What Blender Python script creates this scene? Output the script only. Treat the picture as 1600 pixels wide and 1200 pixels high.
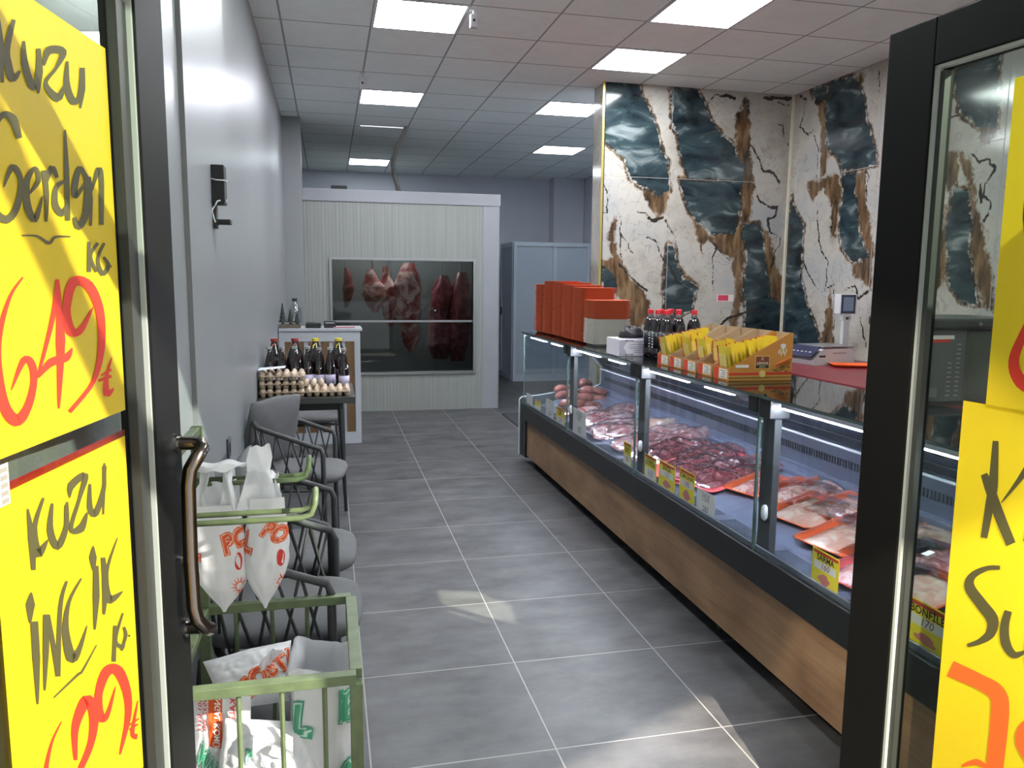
import bpy, bmesh, math, random
import numpy as np
from mathutils import Vector, Matrix, noise
random.seed(7)
PI = math.pi
sc = bpy.context.scene
COL = sc.collection
for o in list(bpy.data.objects): bpy.data.objects.remove(o)

# ------------------------------------------------------------------ camera, light, exposure
YAW, PITCH, ROLL, FPX, CH = .2312, .1305, .0097, 1214.3, 1.5254
HC = CH + 1.7459                                  # ceiling height
def cam_axes():
    cy, sy, cp, sp = math.cos(YAW), math.sin(YAW), math.cos(PITCH), math.sin(PITCH)
    f = Vector((sy*cp, cy*cp, -sp)); r = Vector((cy, -sy, 0)); u = r.cross(f)
    cr, sr = math.cos(ROLL), math.sin(ROLL)
    return f, cr*r+sr*u, -sr*r+cr*u
FW, RT, UP = cam_axes()
cam = bpy.data.objects.new('camera', bpy.data.cameras.new('camera'))
COL.objects.link(cam); sc.camera = cam
cam.data.sensor_fit = 'HORIZONTAL'; cam.data.sensor_width = 36; cam.data.lens = FPX*36/1600
cam.data.clip_start = .02
M = Matrix((RT, UP, -FW)).transposed().to_4x4(); M.translation = (0, 0, CH); cam.matrix_world = M
def ray(u, v): return FW + RT*((u-800)/FPX) - UP*((v-600)/FPX)
def on(ax, val, u, v):
    "point of the plane ax=val seen at photo pixel (u, v)"
    d = ray(u, v); i = 'XYZ'.index(ax); c = Vector((0, 0, CH)); return c + d*((val-c[i])/d[i])

sc.view_settings.view_transform = 'Standard'; sc.view_settings.look = 'None'
sc.view_settings.gamma = 1; sc.view_settings.use_curve_mapping = False
sc.view_settings.exposure = 0.0
W = bpy.data.worlds.new('sky'); sc.world = W; W.use_nodes = True
nt = W.node_tree; bg = nt.nodes['Background']
sky = nt.nodes.new('ShaderNodeTexSky'); sky.sky_type = 'NISHITA'; sky.sun_disc = False
sky.sun_elevation = math.radians(35); sky.sun_rotation = math.radians(120); sky.air_density = 1.3; sky.dust_density = 2
nt.links.new(sky.outputs[0], bg.inputs[0]); bg.inputs[1].default_value = .22
def lamp(kind, name, loc, aim, energy, color, **kw):
    l = bpy.data.lights.new(name, kind); l.energy = energy; l.color = color
    for k, v in kw.items(): setattr(l, k, v)
    o = bpy.data.objects.new(name, l); COL.objects.link(o); o.location = loc
    o.rotation_euler = (Vector(aim)-Vector(loc)).to_track_quat('-Z', 'Y').to_euler(); return o
SUN = Vector((-1.22, 1, -.80))
lamp('SUN', 'sunlight', (3, -3, 4), Vector((3, -3, 4))+SUN, 11.0, (1, .95, .87), angle=math.radians(.5))
# added spots stand in for sun off glass: warm floor and counter patches
def shaped_spot(name, loc, aim, energy, color, corners, closed, soft):
    "spot lamp whose beam is cut to the outline of the light patch it adds: corners are the points it falls on"
    l = lamp('SPOT', name, loc, aim, energy, color, spot_size=math.radians(60), spot_blend=.25, shadow_soft_size=.004)
    bpy.context.view_layer.update(); inv = l.matrix_world.inverted()
    P = []
    for c in corners: q = inv @ Vector(c); P.append((q.x/-q.z, q.y/-q.z))
    cx, cy = sum(p[0] for p in P)/len(P), sum(p[1] for p in P)/len(P)
    l.data.use_nodes = True; n = l.data.node_tree.nodes; k = l.data.node_tree.links; em = n['Emission']
    g = n.new('ShaderNodeNewGeometry'); v = n.new('ShaderNodeVectorTransform'); v.vector_type = 'VECTOR'; v.convert_from = 'WORLD'; v.convert_to = 'OBJECT'
    k.new(g.outputs['Incoming'], v.inputs[0]); sp = n.new('ShaderNodeSeparateXYZ'); k.new(v.outputs[0], sp.inputs[0])
    def m(op, a, b=None, c=None):
        q = n.new('ShaderNodeMath'); q.operation = op
        for i_, w in enumerate((a, b, c)):
            if w is None: continue
            if isinstance(w, (int, float)): q.inputs[i_].default_value = w
            else: k.new(w, q.inputs[i_])
        return q.outputs[0]
    ax = m('ABSOLUTE', sp.outputs[2]); sg = m('MULTIPLY', m('SIGN', sp.outputs[2]), -1)
    X, Y_ = m('DIVIDE', m('MULTIPLY', sp.outputs[0], sg), ax), m('DIVIDE', m('MULTIPLY', sp.outputs[1], sg), ax)
    tot = None
    for i_ in range(len(P) if closed else len(P)-1):
        p, q = P[i_], P[(i_+1) % len(P)]; a, b_ = q[1]-p[1], -(q[0]-p[0]); L_ = math.hypot(a, b_); a /= L_; b_ /= L_; c = -(a*p[0]+b_*p[1])
        ref = (cx, cy) if closed else inside_ref
        if a*ref[0]+b_*ref[1]+c < 0: a, b_, c = -a, -b_, -c
        d = m('ADD', m('MULTIPLY_ADD', X, a, c), m('MULTIPLY', Y_, b_)); f = m('MULTIPLY_ADD', d, 1/soft, .5); f = m('MINIMUM', m('MAXIMUM', f, 0), 1)
        tot = f if tot is None else m('MULTIPLY', tot, f)
    k.new(tot, em.inputs['Strength']); return l
inside_ref = (0, 0)
fpt = lambda u, v: on('Z', 0, u, v)
shaped_spot('added_floor_spot', (1.3, -6.0, 8.1), (.66, 3.46, 0), 42000, (1, .9, .70), [fpt(684, 922), fpt(738, 922), fpt(795, 943), fpt(808, 976), fpt(690, 944)], True, .002)  # added unseen spots, beams masked to the bright floor patches
shaped_spot('added_floor_spot', (1.3, -6.0, 8.1), (.66, 3.46, 0), 30000, (1, .9, .70), [fpt(694, 954), fpt(700, 953), fpt(764, 972), fpt(760, 975)], True, .0012)
shaped_spot('added_floor_spot', (.2, -6.0, 8.1), (1.2, 2.0, 0), 26000, (1, .88, .72), [fpt(1100, 1085), fpt(945, 1158), fpt(850, 1215), fpt(850, 1330), fpt(1450, 1330), fpt(1330, 1160)], True, .004)
shaped_spot('added_counter_spot', (-.22, .92, 2.0), (1.35, 2.0, .1), 150, (1, .88, .72), [on('X', 1.6, 1133, 880), on('X', 1.6, 1133, 998), fpt(1062, 1118), fpt(945, 1158), fpt(850, 1215)], False, .03)  # added unseen spot warming the counter front and the floor before it
PANEL = 46.0                                       # radiance of the ceiling panels
LED = 300.0

# ------------------------------------------------------------------ materials
MATS = {}
def new_mat(name):
    m = bpy.data.materials.new(name); m.use_nodes = True; MATS[name] = m
    n = m.node_tree.nodes; return m, n, m.node_tree.links, n['Principled BSDF']
def srgb(r, g, b):
    f = lambda c: ((c/255+.055)/1.055)**2.4 if c > 10 else c/255/12.92
    return (f(r), f(g), f(b), 1)
def mat(name, col, rough=.5, metal=0, var=.0, scale=8, bump=0, stretch=(1, 1, 1), coat=0, trans=0, col2=None, spec=.5, emit=0, sub=0):
    if name in MATS: return MATS[name]
    m, n, l, p = new_mat(name)
    c = srgb(*col)
    p.inputs['Base Color'].default_value = c; p.inputs['Roughness'].default_value = rough
    p.inputs['Metallic'].default_value = metal; p.inputs['Coat Weight'].default_value = coat
    p.inputs['Specular IOR Level'].default_value = spec
    p.inputs['Coat Roughness'].default_value = .12
    if emit: p.inputs['Emission Color'].default_value = c; p.inputs['Emission Strength'].default_value = emit
    if sub: p.inputs['Subsurface Weight'].default_value = sub; p.inputs['Subsurface Scale'].default_value = .01
    if var or bump or col2:
        tc = n.new('ShaderNodeTexCoord'); mp = n.new('ShaderNodeMapping'); mp.inputs['Scale'].default_value = stretch
        nz = n.new('ShaderNodeTexNoise'); nz.inputs['Scale'].default_value = scale; nz.inputs['Detail'].default_value = 5
        l.new(tc.outputs['Object'], mp.inputs[0]); l.new(mp.outputs[0], nz.inputs['Vector'])
        rp = n.new('ShaderNodeValToRGB'); e = rp.color_ramp.elements
        e[0].position = .3; e[1].position = .7
        if col2: e[0].color = c; e[1].color = srgb(*col2)
        else:
            e[0].color = tuple(max(0, x*(1-var)) for x in c[:3])+(1,); e[1].color = tuple(min(1, x*(1+var)) for x in c[:3])+(1,)
        l.new(nz.outputs['Fac'], rp.inputs[0]); l.new(rp.outputs[0], p.inputs['Base Color'])
        if bump:
            b = n.new('ShaderNodeBump'); b.inputs['Strength'].default_value = bump; b.inputs['Distance'].default_value = .01
            l.new(nz.outputs['Fac'], b.inputs['Height']); l.new(b.outputs[0], p.inputs['Normal'])
    if trans:      # thin sheet that lets light through: mix with a translucent lobe
        tr = n.new('ShaderNodeBsdfTranslucent'); tr.inputs[0].default_value = c
        mx = n.new('ShaderNodeMixShader'); mx.inputs[0].default_value = trans
        l.new(p.outputs[0], mx.inputs[1]); l.new(tr.outputs[0], mx.inputs[2]); l.new(mx.outputs[0], n['Material Output'].inputs[0])
    return m
def glass(name, tint=(235, 242, 238), refl=.12, rough=.0, dirt=0):
    m, n, l, p = new_mat(name); n.remove(p)
    t = n.new('ShaderNodeBsdfTransparent'); t.inputs[0].default_value = srgb(*tint)
    g = n.new('ShaderNodeBsdfGlossy'); g.inputs['Roughness'].default_value = rough
    f = n.new('ShaderNodeLayerWeight'); f.inputs[0].default_value = .5      # Schlick: same on both faces of the sheet
    pw = n.new('ShaderNodeMath'); pw.operation = 'POWER'; pw.inputs[1].default_value = 5; l.new(f.outputs['Facing'], pw.inputs[0])
    mu = n.new('ShaderNodeMath'); mu.operation = 'MULTIPLY_ADD'; mu.inputs[1].default_value = .75; mu.inputs[2].default_value = .02+refl*.15
    l.new(pw.outputs[0], mu.inputs[0])
    mx = n.new('ShaderNodeMixShader'); l.new(mu.outputs[0], mx.inputs[0]); l.new(t.outputs[0], mx.inputs[1]); l.new(g.outputs[0], mx.inputs[2])
    out = mx
    if dirt:
        d = n.new('ShaderNodeBsdfDiffuse'); d.inputs[0].default_value = (.8, .8, .78, 1)
        m2 = n.new('ShaderNodeMixShader'); m2.inputs[0].default_value = dirt
        l.new(mx.outputs[0], m2.inputs[1]); l.new(d.outputs[0], m2.inputs[2]); out = m2
    l.new(out.outputs[0], n['Material Output'].inputs[0]); return m

def grid_mat(name, cell, ox, oy, line, c1, c2, cl, rough, axes='XY', var_scale=2.2, bump=.0, stretch=(1, 3, 1), coat=0):
    "square tiles of size cell with joints of width line; mottled"
    m, n, l, p = new_mat(name)
    tc = n.new('ShaderNodeTexCoord'); sp = n.new('ShaderNodeSeparateXYZ'); l.new(tc.outputs['Object'], sp.inputs[0])
    ms = []
    for a, off in ((axes[0], ox), (axes[1], oy)):
        s = n.new('ShaderNodeMath'); s.operation = 'SUBTRACT'; s.inputs[1].default_value = off-100*cell; l.new(sp.outputs[a], s.inputs[0])
        d = n.new('ShaderNodeMath'); d.operation = 'PINGPONG'; d.inputs[1].default_value = cell/2; l.new(s.outputs[0], d.inputs[0])
        lt = n.new('ShaderNodeMath'); lt.operation = 'LESS_THAN'; lt.inputs[1].default_value = line/2; l.new(d.outputs[0], lt.inputs[0]); ms.append(lt)
    mx = n.new('ShaderNodeMath'); mx.operation = 'MAXIMUM'; l.new(ms[0].outputs[0], mx.inputs[0]); l.new(ms[1].outputs[0], mx.inputs[1])
    mp = n.new('ShaderNodeMapping'); mp.inputs['Scale'].default_value = stretch; l.new(tc.outputs['Object'], mp.inputs[0])
    nz = n.new('ShaderNodeTexNoise'); nz.inputs['Scale'].default_value = var_scale; nz.inputs['Detail'].default_value = 8; nz.inputs['Roughness'].default_value = .62
    l.new(mp.outputs[0], nz.inputs['Vector'])
    rp = n.new('ShaderNodeValToRGB'); e = rp.color_ramp.elements; e[0].position = .34; e[1].position = .68; e[0].color = srgb(*c1); e[1].color = srgb(*c2)
    l.new(nz.outputs['Fac'], rp.inputs[0])
    mc = n.new('ShaderNodeMix'); mc.data_type = 'RGBA'; l.new(mx.outputs[0], mc.inputs[0]); l.new(rp.outputs[0], mc.inputs[6]); mc.inputs[7].default_value = srgb(*cl)
    l.new(mc.outputs[2], p.inputs['Base Color']); p.inputs['Roughness'].default_value = rough; p.inputs['Coat Weight'].default_value = coat
    b = n.new('ShaderNodeBump'); b.inputs['Strength'].default_value = .35; b.inputs['Distance'].default_value = .003; b.invert = True
    l.new(mx.outputs[0], b.inputs['Height']); l.new(b.outputs[0], p.inputs['Normal'])
    return m

# ------------------------------------------------------------------ mesh and object helpers
def tag(o, label=None, cat=None, group=None, kind=None):
    if label: o['label'] = label
    if cat: o['category'] = cat
    if group: o['group'] = group
    if kind: o['kind'] = kind
    return o
def thing(name, loc, rz, label, cat, group=None):
    o = bpy.data.objects.new(name, None); COL.objects.link(o); o.location = loc; o.rotation_euler = (0, 0, rz); o.empty_display_size = .05
    return tag(o, label, cat, group)
class MB:
    "collects shapes into one mesh"
    def __init__(s): s.b = bmesh.new()
    def box(s, x0, x1, y0, y1, z0, z1, bev=0):
        m = Matrix.Translation(((x0+x1)/2, (y0+y1)/2, (z0+z1)/2)) @ Matrix.Diagonal((abs(x1-x0), abs(y1-y0), abs(z1-z0), 1))
        r = bmesh.ops.create_cube(s.b, size=1, matrix=m)
        if bev:
            es = list({e for v in r['verts'] for e in v.link_edges})
            bmesh.ops.bevel(s.b, geom=es, offset=bev, segments=2, affect='EDGES', profile=.5)
        return s
    def quad(s, *ps):
        s.b.faces.new([s.b.verts.new(p) for p in ps]); return s
    def prism(s, pts, axis, a0, a1):
        "2D outline extruded along an axis; pts are the two other coordinates in order"
        def P(p, a):
            q = list(p); q.insert('XYZ'.index(axis), a); return q
        lo = [s.b.verts.new(P(p, a0)) for p in pts]; hi = [s.b.verts.new(P(p, a1)) for p in pts]
        n = len(pts); s.b.faces.new(lo); s.b.faces.new(hi[::-1])
        for i in range(n): s.b.faces.new((lo[i], hi[i], hi[(i+1) % n], lo[(i+1) % n]))
        return s
    def tube(s, pts, r, seg=8, caps=True, flat=None):
        pts = [Vector(p) for p in pts]; rings = []; n = len(pts)
        rr = r if isinstance(r, (list, tuple)) else [r]*n
        prev = None
        for i, p in enumerate(pts):
            d = (pts[min(i+1, n-1)]-pts[max(i-1, 0)]).normalized()
            if prev is None:
                a = Vector((0, 0, 1)) if abs(d.z) < .9 else Vector((1, 0, 0)); x = d.cross(a).normalized()
            else:
                x = (prev - d*prev.dot(d)); x = x.normalized() if x.length > 1e-6 else d.orthogonal().normalized()
            prev = x; y = d.cross(x)
            ky = flat if flat else 1
            rings.append([s.b.verts.new(p + x*math.cos(t)*rr[i] + y*math.sin(t)*rr[i]*ky) for t in [2*PI*k/seg for k in range(seg)]])
        for a, b in zip(rings, rings[1:]):
            for k in range(seg): s.b.faces.new((a[k], a[(k+1) % seg], b[(k+1) % seg], b[k]))
        if caps: s.b.faces.new(rings[0][::-1]); s.b.faces.new(rings[-1])
        return s
    def lathe(s, prof, c=(0, 0, 0), seg=16):
        c = Vector(c); rings = []
        for r, z in prof: rings.append([s.b.verts.new(c+Vector((max(r, 1e-4)*math.cos(2*PI*k/seg), max(r, 1e-4)*math.sin(2*PI*k/seg), z))) for k in range(seg)])
        for a, b in zip(rings, rings[1:]):
            for k in range(seg): s.b.faces.new((a[k], a[(k+1) % seg], b[(k+1) % seg], b[k]))
        s.b.faces.new(rings[0][::-1]); s.b.faces.new(rings[-1]); return s
    def ell(s, c, rx, ry, rz, seg=12, rings=8):
        m = Matrix.Translation(c) @ Matrix.Diagonal((rx, ry, rz, 1))
        bmesh.ops.create_uvsphere(s.b, u_segments=seg, v_segments=rings, radius=1, matrix=m); return s
    def surf(s, f, nu, nv, closed_u=False):
        g = [[s.b.verts.new(f(i/nu, j/nv)) for i in range(nu if closed_u else nu+1)] for j in range(nv+1)]
        w = nu if closed_u else nu+1
        for j in range(nv):
            for i in range(nu):
                s.b.faces.new((g[j][i], g[j][(i+1) % w], g[j+1][(i+1) % w], g[j+1][i]))
        s.g = g; return s
    def build(s, name, m, parent=None, smooth=False, loc=None):
        me = bpy.data.meshes.new(name)
        if loc is not None: bmesh.ops.translate(s.b, verts=s.b.verts, vec=-Vector(loc))
        bmesh.ops.recalc_face_normals(s.b, faces=s.b.faces)
        s.b.to_mesh(me); s.b.free()
        me.materials.append(m)
        if smooth:
            me.polygons.foreach_set('use_smooth', [True]*len(me.polygons))
            if smooth == 'auto':
                try: me.set_sharp_from_angle(angle=math.radians(40))
                except Exception: pass
        o = bpy.data.objects.new(name, me); COL.objects.link(o)
        if parent is not None: o.parent = parent
        elif loc is not None: o.location = loc
        return o
def struct(mb, name, m, smooth=False): return tag(mb.build(name, m, None, smooth), kind='structure')
def copy_tree(o, parent=None):
    c = o.copy(); COL.objects.link(c); c.parent = parent
    for ch in list(o.children): copy_tree(ch, c)
    return c
def place(o, loc, rz=0, label=None, group=None):
    o.location = loc; o.rotation_euler = (0, 0, rz)
    if label: o['label'] = label
    if group: o['group'] = group
    return o
used = set()
def put(proto, loc, rz, lb, grp=None):
    if proto.name in used: o = copy_tree(proto)
    else: used.add(proto.name); o = proto
    return place(o, loc, rz, lb, grp)
def nz(p, s=1, k=0): return noise.noise(Vector(p)*s+Vector((k*7.3, k*3.1, k*5.7)))

_txt = {}
def text2d(s, size=1, off=0, shear=0, align='CENTER'):
    "outline of a word in the built-in font: 2D vertices and faces"
    key = (s, off, shear, align)
    if key not in _txt:
        cu = bpy.data.curves.new('t', 'FONT'); cu.body = s; cu.size = 1; cu.offset = off; cu.shear = shear; cu.align_x = align; cu.align_y = 'CENTER'
        cu.resolution_u = 3
        o = bpy.data.objects.new('t', cu); COL.objects.link(o)
        dg = bpy.context.evaluated_depsgraph_get(); dg.update(); me = o.evaluated_get(dg).to_mesh()
        _txt[key] = ([tuple(v.co[:2]) for v in me.vertices], [tuple(p.vertices) for p in me.polygons])
        o.evaluated_get(dg).to_mesh_clear(); bpy.data.objects.remove(o); bpy.data.curves.remove(cu)
    v, f = _txt[key]; return [(x*size, y*size) for x, y in v], f
def text(name, s, size, fn, m, parent, off=0, shear=0, cuts=0, sx=1, align='CENTER'):
    "fn maps (x, y) of the flat word to a point"
    v, f = text2d(s, size, off, shear, align)
    b = MB(); vs = [b.b.verts.new((x*sx, y, 0)) for x, y in v]
    for q in f:
        try: b.b.faces.new([vs[i] for i in q])
        except ValueError: pass
    if cuts: bmesh.ops.triangulate(b.b, faces=b.b.faces); bmesh.ops.subdivide_edges(b.b, edges=b.b.edges, cuts=cuts)
    for w in b.b.verts: w.co = fn(w.co.x, w.co.y)
    return b.build(name, m, parent)
def stroke(mb, pts, ws, fn, sub=5):
    "brush stroke through pixel points with pixel widths, laid on a surface by fn(u, v)"
    P = [Vector((*p, 0)) for p in pts]; n = len(P)
    if not isinstance(ws, (list, tuple)): ws = [ws]*n
    out = []
    for i in range(n-1):
        p0, p1, p2, p3 = P[max(i-1, 0)], P[i], P[i+1], P[min(i+2, n-1)]
        for k in range(sub if n > 2 else 2):
            t = k/(sub if n > 2 else 2)
            q = .5*((2*p1)+(p2-p0)*t+(2*p0-5*p1+4*p2-p3)*t*t+(3*p1-p0-3*p2+p3)*t**3)
            out.append((q, ws[i]*(1-t)+ws[i+1]*t))
    out.append((P[-1], ws[-1]))
    L, R = [], []
    for i, (q, w) in enumerate(out):
        d = (out[min(i+1, len(out)-1)][0]-out[max(i-1, 0)][0]); d = d.normalized() if d.length > 1e-6 else Vector((0, 1, 0))
        nn = Vector((-d.y, d.x, 0))*w/2
        a, c = q+nn, q-nn
        L.append(mb.b.verts.new(fn(a.x, a.y))); R.append(mb.b.verts.new(fn(c.x, c.y)))
    for i in range(len(out)-1): mb.b.faces.new((L[i], L[i+1], R[i+1], R[i]))

# common materials
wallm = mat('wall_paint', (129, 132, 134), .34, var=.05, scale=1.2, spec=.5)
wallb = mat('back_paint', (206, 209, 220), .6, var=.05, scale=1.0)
blackm = mat('black_aluminium', (15, 15, 14), .5, spec=.12)
dark = mat('dark_plastic', (26, 27, 29), .5)
steel = mat('stainless_steel', (165, 172, 190), .3, metal=.9, var=.08, scale=3, stretch=(1, 8, 1))
chrome = mat('chrome', (190, 190, 186), .12, metal=1)
white = mat('white_plastic', (225, 226, 228), .4)
door_glass = glass('door_glass', (232, 238, 232), .10)
case_glass = glass('case_glass', (247, 250, 252), .06)
edge_glass = mat('glass_edge', (104, 126, 118), .2, spec=.6)
black_glass = mat('black_glass', (14, 16, 18), .03, spec=.5)
ink = mat('black_ink', (78, 74, 40), .6, trans=.25)
red_ink = mat('red_ink', (206, 54, 32), .55, trans=.25)
orange_ink = mat('orange_ink', (228, 100, 36), .55, trans=.3)
poster = mat('yellow_paper', (216, 190, 26), .5, trans=.35, var=.04, scale=3)

# ------------------------------------------------------------------ the room
FY, BY, LX, RX = .75, 13.15, -.457, 4.25           # front facade, back wall, left and right wall
floorm = grid_mat('floor_tile', .6, .6998, 2.2855, .005, (46, 46, 48), (84, 83, 84), (140, 138, 134), .46, var_scale=3.2, stretch=(1, 1.8, 1), coat=.0)
ceilm = grid_mat('ceiling_tile', .6, .3201, 5.1465, .014, (236, 244, 243), (242, 250, 249), (160, 163, 163), .9, var_scale=9, stretch=(1, 1, 1))
b = MB().box(-1.2, 6, FY-.1, 13.4, -.1, 0); struct(b, 'floor', floorm)
b = MB().box(-.7, 4.5, FY, 13.4, HC, HC+.1); struct(b, 'ceiling', ceilm)
pave = mat('pavement', (196, 198, 200), .8, var=.15, scale=6)
struct(MB().box(-40, 40, -40, FY-.1, -.16, -.01), 'trim_pavement', pave)
# left wall: thicker up to the pilaster end, then set back
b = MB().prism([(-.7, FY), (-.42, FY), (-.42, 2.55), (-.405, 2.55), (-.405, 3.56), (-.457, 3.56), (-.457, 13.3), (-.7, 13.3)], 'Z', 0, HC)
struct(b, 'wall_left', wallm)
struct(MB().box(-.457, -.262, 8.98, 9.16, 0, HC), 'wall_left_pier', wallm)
struct(MB().box(-.457, 4.5, BY, 13.3, 0, HC), 'wall_back', wallb)
struct(MB().box(3.72, 4.25, 12.85, BY, 0, HC), 'wall_back_pier', wallb)

def marble(name):
    m, n, l, p = new_mat(name)
    at = n.new('ShaderNodeAttribute'); at.attribute_name = 'veins'; sp = n.new('ShaderNodeSeparateColor'); l.new(at.outputs['Color'], sp.inputs[0])
    tc = n.new('ShaderNodeTexCoord')
    def noisec(scale, stops, stretch=(1, 1, 1), det=6, dist=0, rot=(0, 0, 0)):
        mp = n.new('ShaderNodeMapping'); mp.inputs['Scale'].default_value = stretch; mp.inputs['Rotation'].default_value = rot; l.new(tc.outputs['Object'], mp.inputs[0])
        z = n.new('ShaderNodeTexNoise'); z.inputs['Scale'].default_value = scale; z.inputs['Detail'].default_value = det; z.inputs['Distortion'].default_value = dist
        l.new(mp.outputs[0], z.inputs['Vector']); r = n.new('ShaderNodeValToRGB'); e = r.color_ramp.elements
        while len(e) < len(stops): e.new(.5)
        for q, (pos, c) in zip(e, stops): q.position = pos; q.color = srgb(*c)
        l.new(z.outputs['Fac'], r.inputs[0]); return r.outputs[0]
    base = noisec(2.2, [(.3, (146, 140, 131)), (.5, (176, 170, 162)), (.7, (160, 160, 160))])
    fine = noisec(5, [(.485, (255, 255, 255)), (.5, (120, 110, 98)), (.515, (255, 255, 255))], dist=1.2, det=3)
    mu = n.new('ShaderNodeMix'); mu.data_type = 'RGBA'; mu.blend_type = 'MULTIPLY'; mu.inputs[0].default_value = .35; l.new(base, mu.inputs[6]); l.new(fine, mu.inputs[7])
    teal = noisec(3.2, [(.3, (18, 25, 31)), (.45, (38, 50, 56)), (.57, (52, 67, 71)), (.72, (126, 134, 136))], stretch=(1, 1, 2.4), dist=.8, rot=(.55, .6, 0))
    brown = noisec(7, [(.3, (48, 39, 31)), (.5, (96, 74, 52)), (.68, (132, 108, 80))], stretch=(2.5, 2.5, .6), dist=.5)
    def mix(a, bcol, fac):
        x = n.new('ShaderNodeMix'); x.data_type = 'RGBA'; l.new(fac, x.inputs[0]); l.new(a, x.inputs[6])
        if isinstance(bcol, tuple): x.inputs[7].default_value = bcol
        else: l.new(bcol, x.inputs[7])
        return x.outputs[2]
    rg = n.new('ShaderNodeTexNoise'); rg.inputs['Scale'].default_value = 16; rg.inputs['Detail'].default_value = 7; rg.inputs['Roughness'].default_value = .65; l.new(tc.outputs['Object'], rg.inputs['Vector'])
    def ragged(sock, amp, gain):
        a = n.new('ShaderNodeMath'); a.operation = 'MULTIPLY_ADD'; a.inputs[1].default_value = amp; a.inputs[2].default_value = -amp*.5-.5; l.new(rg.outputs['Fac'], a.inputs[0])
        s_ = n.new('ShaderNodeMath'); s_.operation = 'ADD'; l.new(a.outputs[0], s_.inputs[0]); l.new(sock, s_.inputs[1])
        g_ = n.new('ShaderNodeMath'); g_.operation = 'MULTIPLY_ADD'; g_.use_clamp = True; g_.inputs[1].default_value = gain; g_.inputs[2].default_value = .5; l.new(s_.outputs[0], g_.inputs[0]); return g_.outputs[0]
    c = mix(mu.outputs[2], brown, ragged(sp.outputs[1], 1.6, 3.5)); c = mix(c, teal, ragged(sp.outputs[0], 1.3, 7)); c = mix(c, srgb(48, 42, 38), ragged(sp.outputs[2], 1.6, 3))
    l.new(c, p.inputs['Base Color']); p.inputs['Roughness'].default_value = .12; p.inputs['Specular IOR Level'].default_value = .5
    return m
marblem = marble('veined_marble')
def field(S, Z, polys, lines, warp=.045, seed=0):
    "masks of the marble drawing on a grid: polygons softened and roughened, lines thin"
    w1 = np.zeros_like(S); w2 = np.zeros_like(S); f = 1.0
    for k, (fr, am) in enumerate(((7, 1), (15, .6), (33, .4), (71, .26), (143, .16))):
        w1 += am*np.sin(fr*S+3.1*k+seed+2*np.sin(fr*.7*Z+k))*np.cos(fr*.9*Z+1.7*k); w2 += am*np.sin(fr*Z*1.1+1.3*k+seed+2*np.sin(fr*.6*S+k))*np.cos(fr*.8*S+k)
    A, B = S+w1*warp*.35, Z+w2*warp*.35
    def dist(a, bb, p, q):
        px, pz = p; dx, dz = q[0]-px, q[1]-pz; L = dx*dx+dz*dz+1e-12
        t = np.clip(((a-px)*dx+(bb-pz)*dz)/L, 0, 1); return np.hypot(a-px-t*dx, bb-pz-t*dz)
    out = np.zeros(S.shape+(3,))
    for ch, pts in polys:
        ins = np.zeros(S.shape, bool); d = np.full(S.shape, 9.)
        for i in range(len(pts)):
            p, q = pts[i], pts[(i+1) % len(pts)]
            c = ((p[1] > B) != (q[1] > B)) & (A < (q[0]-p[0])*(B-p[1])/((q[1]-p[1]) or 1e-9)+p[0]); ins ^= c
            d = np.minimum(d, dist(A, B, p, q))
        sf = .10 if ch == 0 else .09; v = np.where(ins, .5+d/sf, .5-d/sf).clip(0, 1); out[..., ch] = np.maximum(out[..., ch], v)
        if ch == 0:                                  # brown and dark seam along the edge of each teal bed
            rim = np.where(ins, 0, (1-np.abs(d-.012)/.04)).clip(0, 1); out[..., 1] = np.maximum(out[..., 1], rim*.75)
            out[..., 2] = np.maximum(out[..., 2], ((1-np.abs(d-.006)/.010)*(w1 > -.2)).clip(0, 1)*.75)
    for ch, wd, pts in lines:
        d = np.full(S.shape, 9.)
        for p, q in zip(pts, pts[1:]): d = np.minimum(d, dist(A, B, p, q))
        out[..., ch] = np.maximum(out[..., ch], ((1-(d-wd*.22*(1+.8*w1))/(wd*.3+.003))).clip(0, 1)*.85)
    return out
def marble_sheet(name, s0, s1, z0, z1, P, polys, lines, step=.011, seed=0):
    ns, nz_ = int((s1-s0)/step), int((z1-z0)/step)
    s = np.linspace(s0, s1, ns+1); z = np.linspace(z0, z1, nz_+1); S, Z = np.meshgrid(s, z)
    msk = field(S, Z, polys, lines, seed=seed)
    co = np.array([P(a, c) for a, c in zip(S.ravel(), Z.ravel())], dtype=np.float32)
    w = ns+1; idx = (np.arange(nz_)[:, None]*w+np.arange(ns)[None, :]).ravel()
    quads = np.stack([idx, idx+1, idx+w+1, idx+w], 1).astype(np.int32)
    me = bpy.data.meshes.new(name); me.vertices.add(len(co)); me.vertices.foreach_set('co', co.ravel())
    me.loops.add(quads.size); me.loops.foreach_set('vertex_index', quads.ravel())
    me.polygons.add(len(quads)); me.polygons.foreach_set('loop_start', np.arange(len(quads), dtype=np.int32)*4)
    me.update(calc_edges=True); me.validate()
    ca = me.color_attributes.new('veins', 'FLOAT_COLOR', 'POINT')
    ca.data.foreach_set('color', np.concatenate([msk, np.ones(msk.shape[:2]+(1,))], -1).astype(np.float32).ravel())
    me.materials.append(marblem); o = bpy.data.objects.new(name, me); COL.objects.link(o); return tag(o, kind='structure')
PY = 6.72
def pp(*c):   # drawing traced on the divider (crop units) -> (x, z)
    r = []
    for a, d in zip(c[::2], c[1::2]):
        q = on('Y', PY, 930+a/3.636, 130+d/3.636); r.append((q.x, q.z))
    return r
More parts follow.
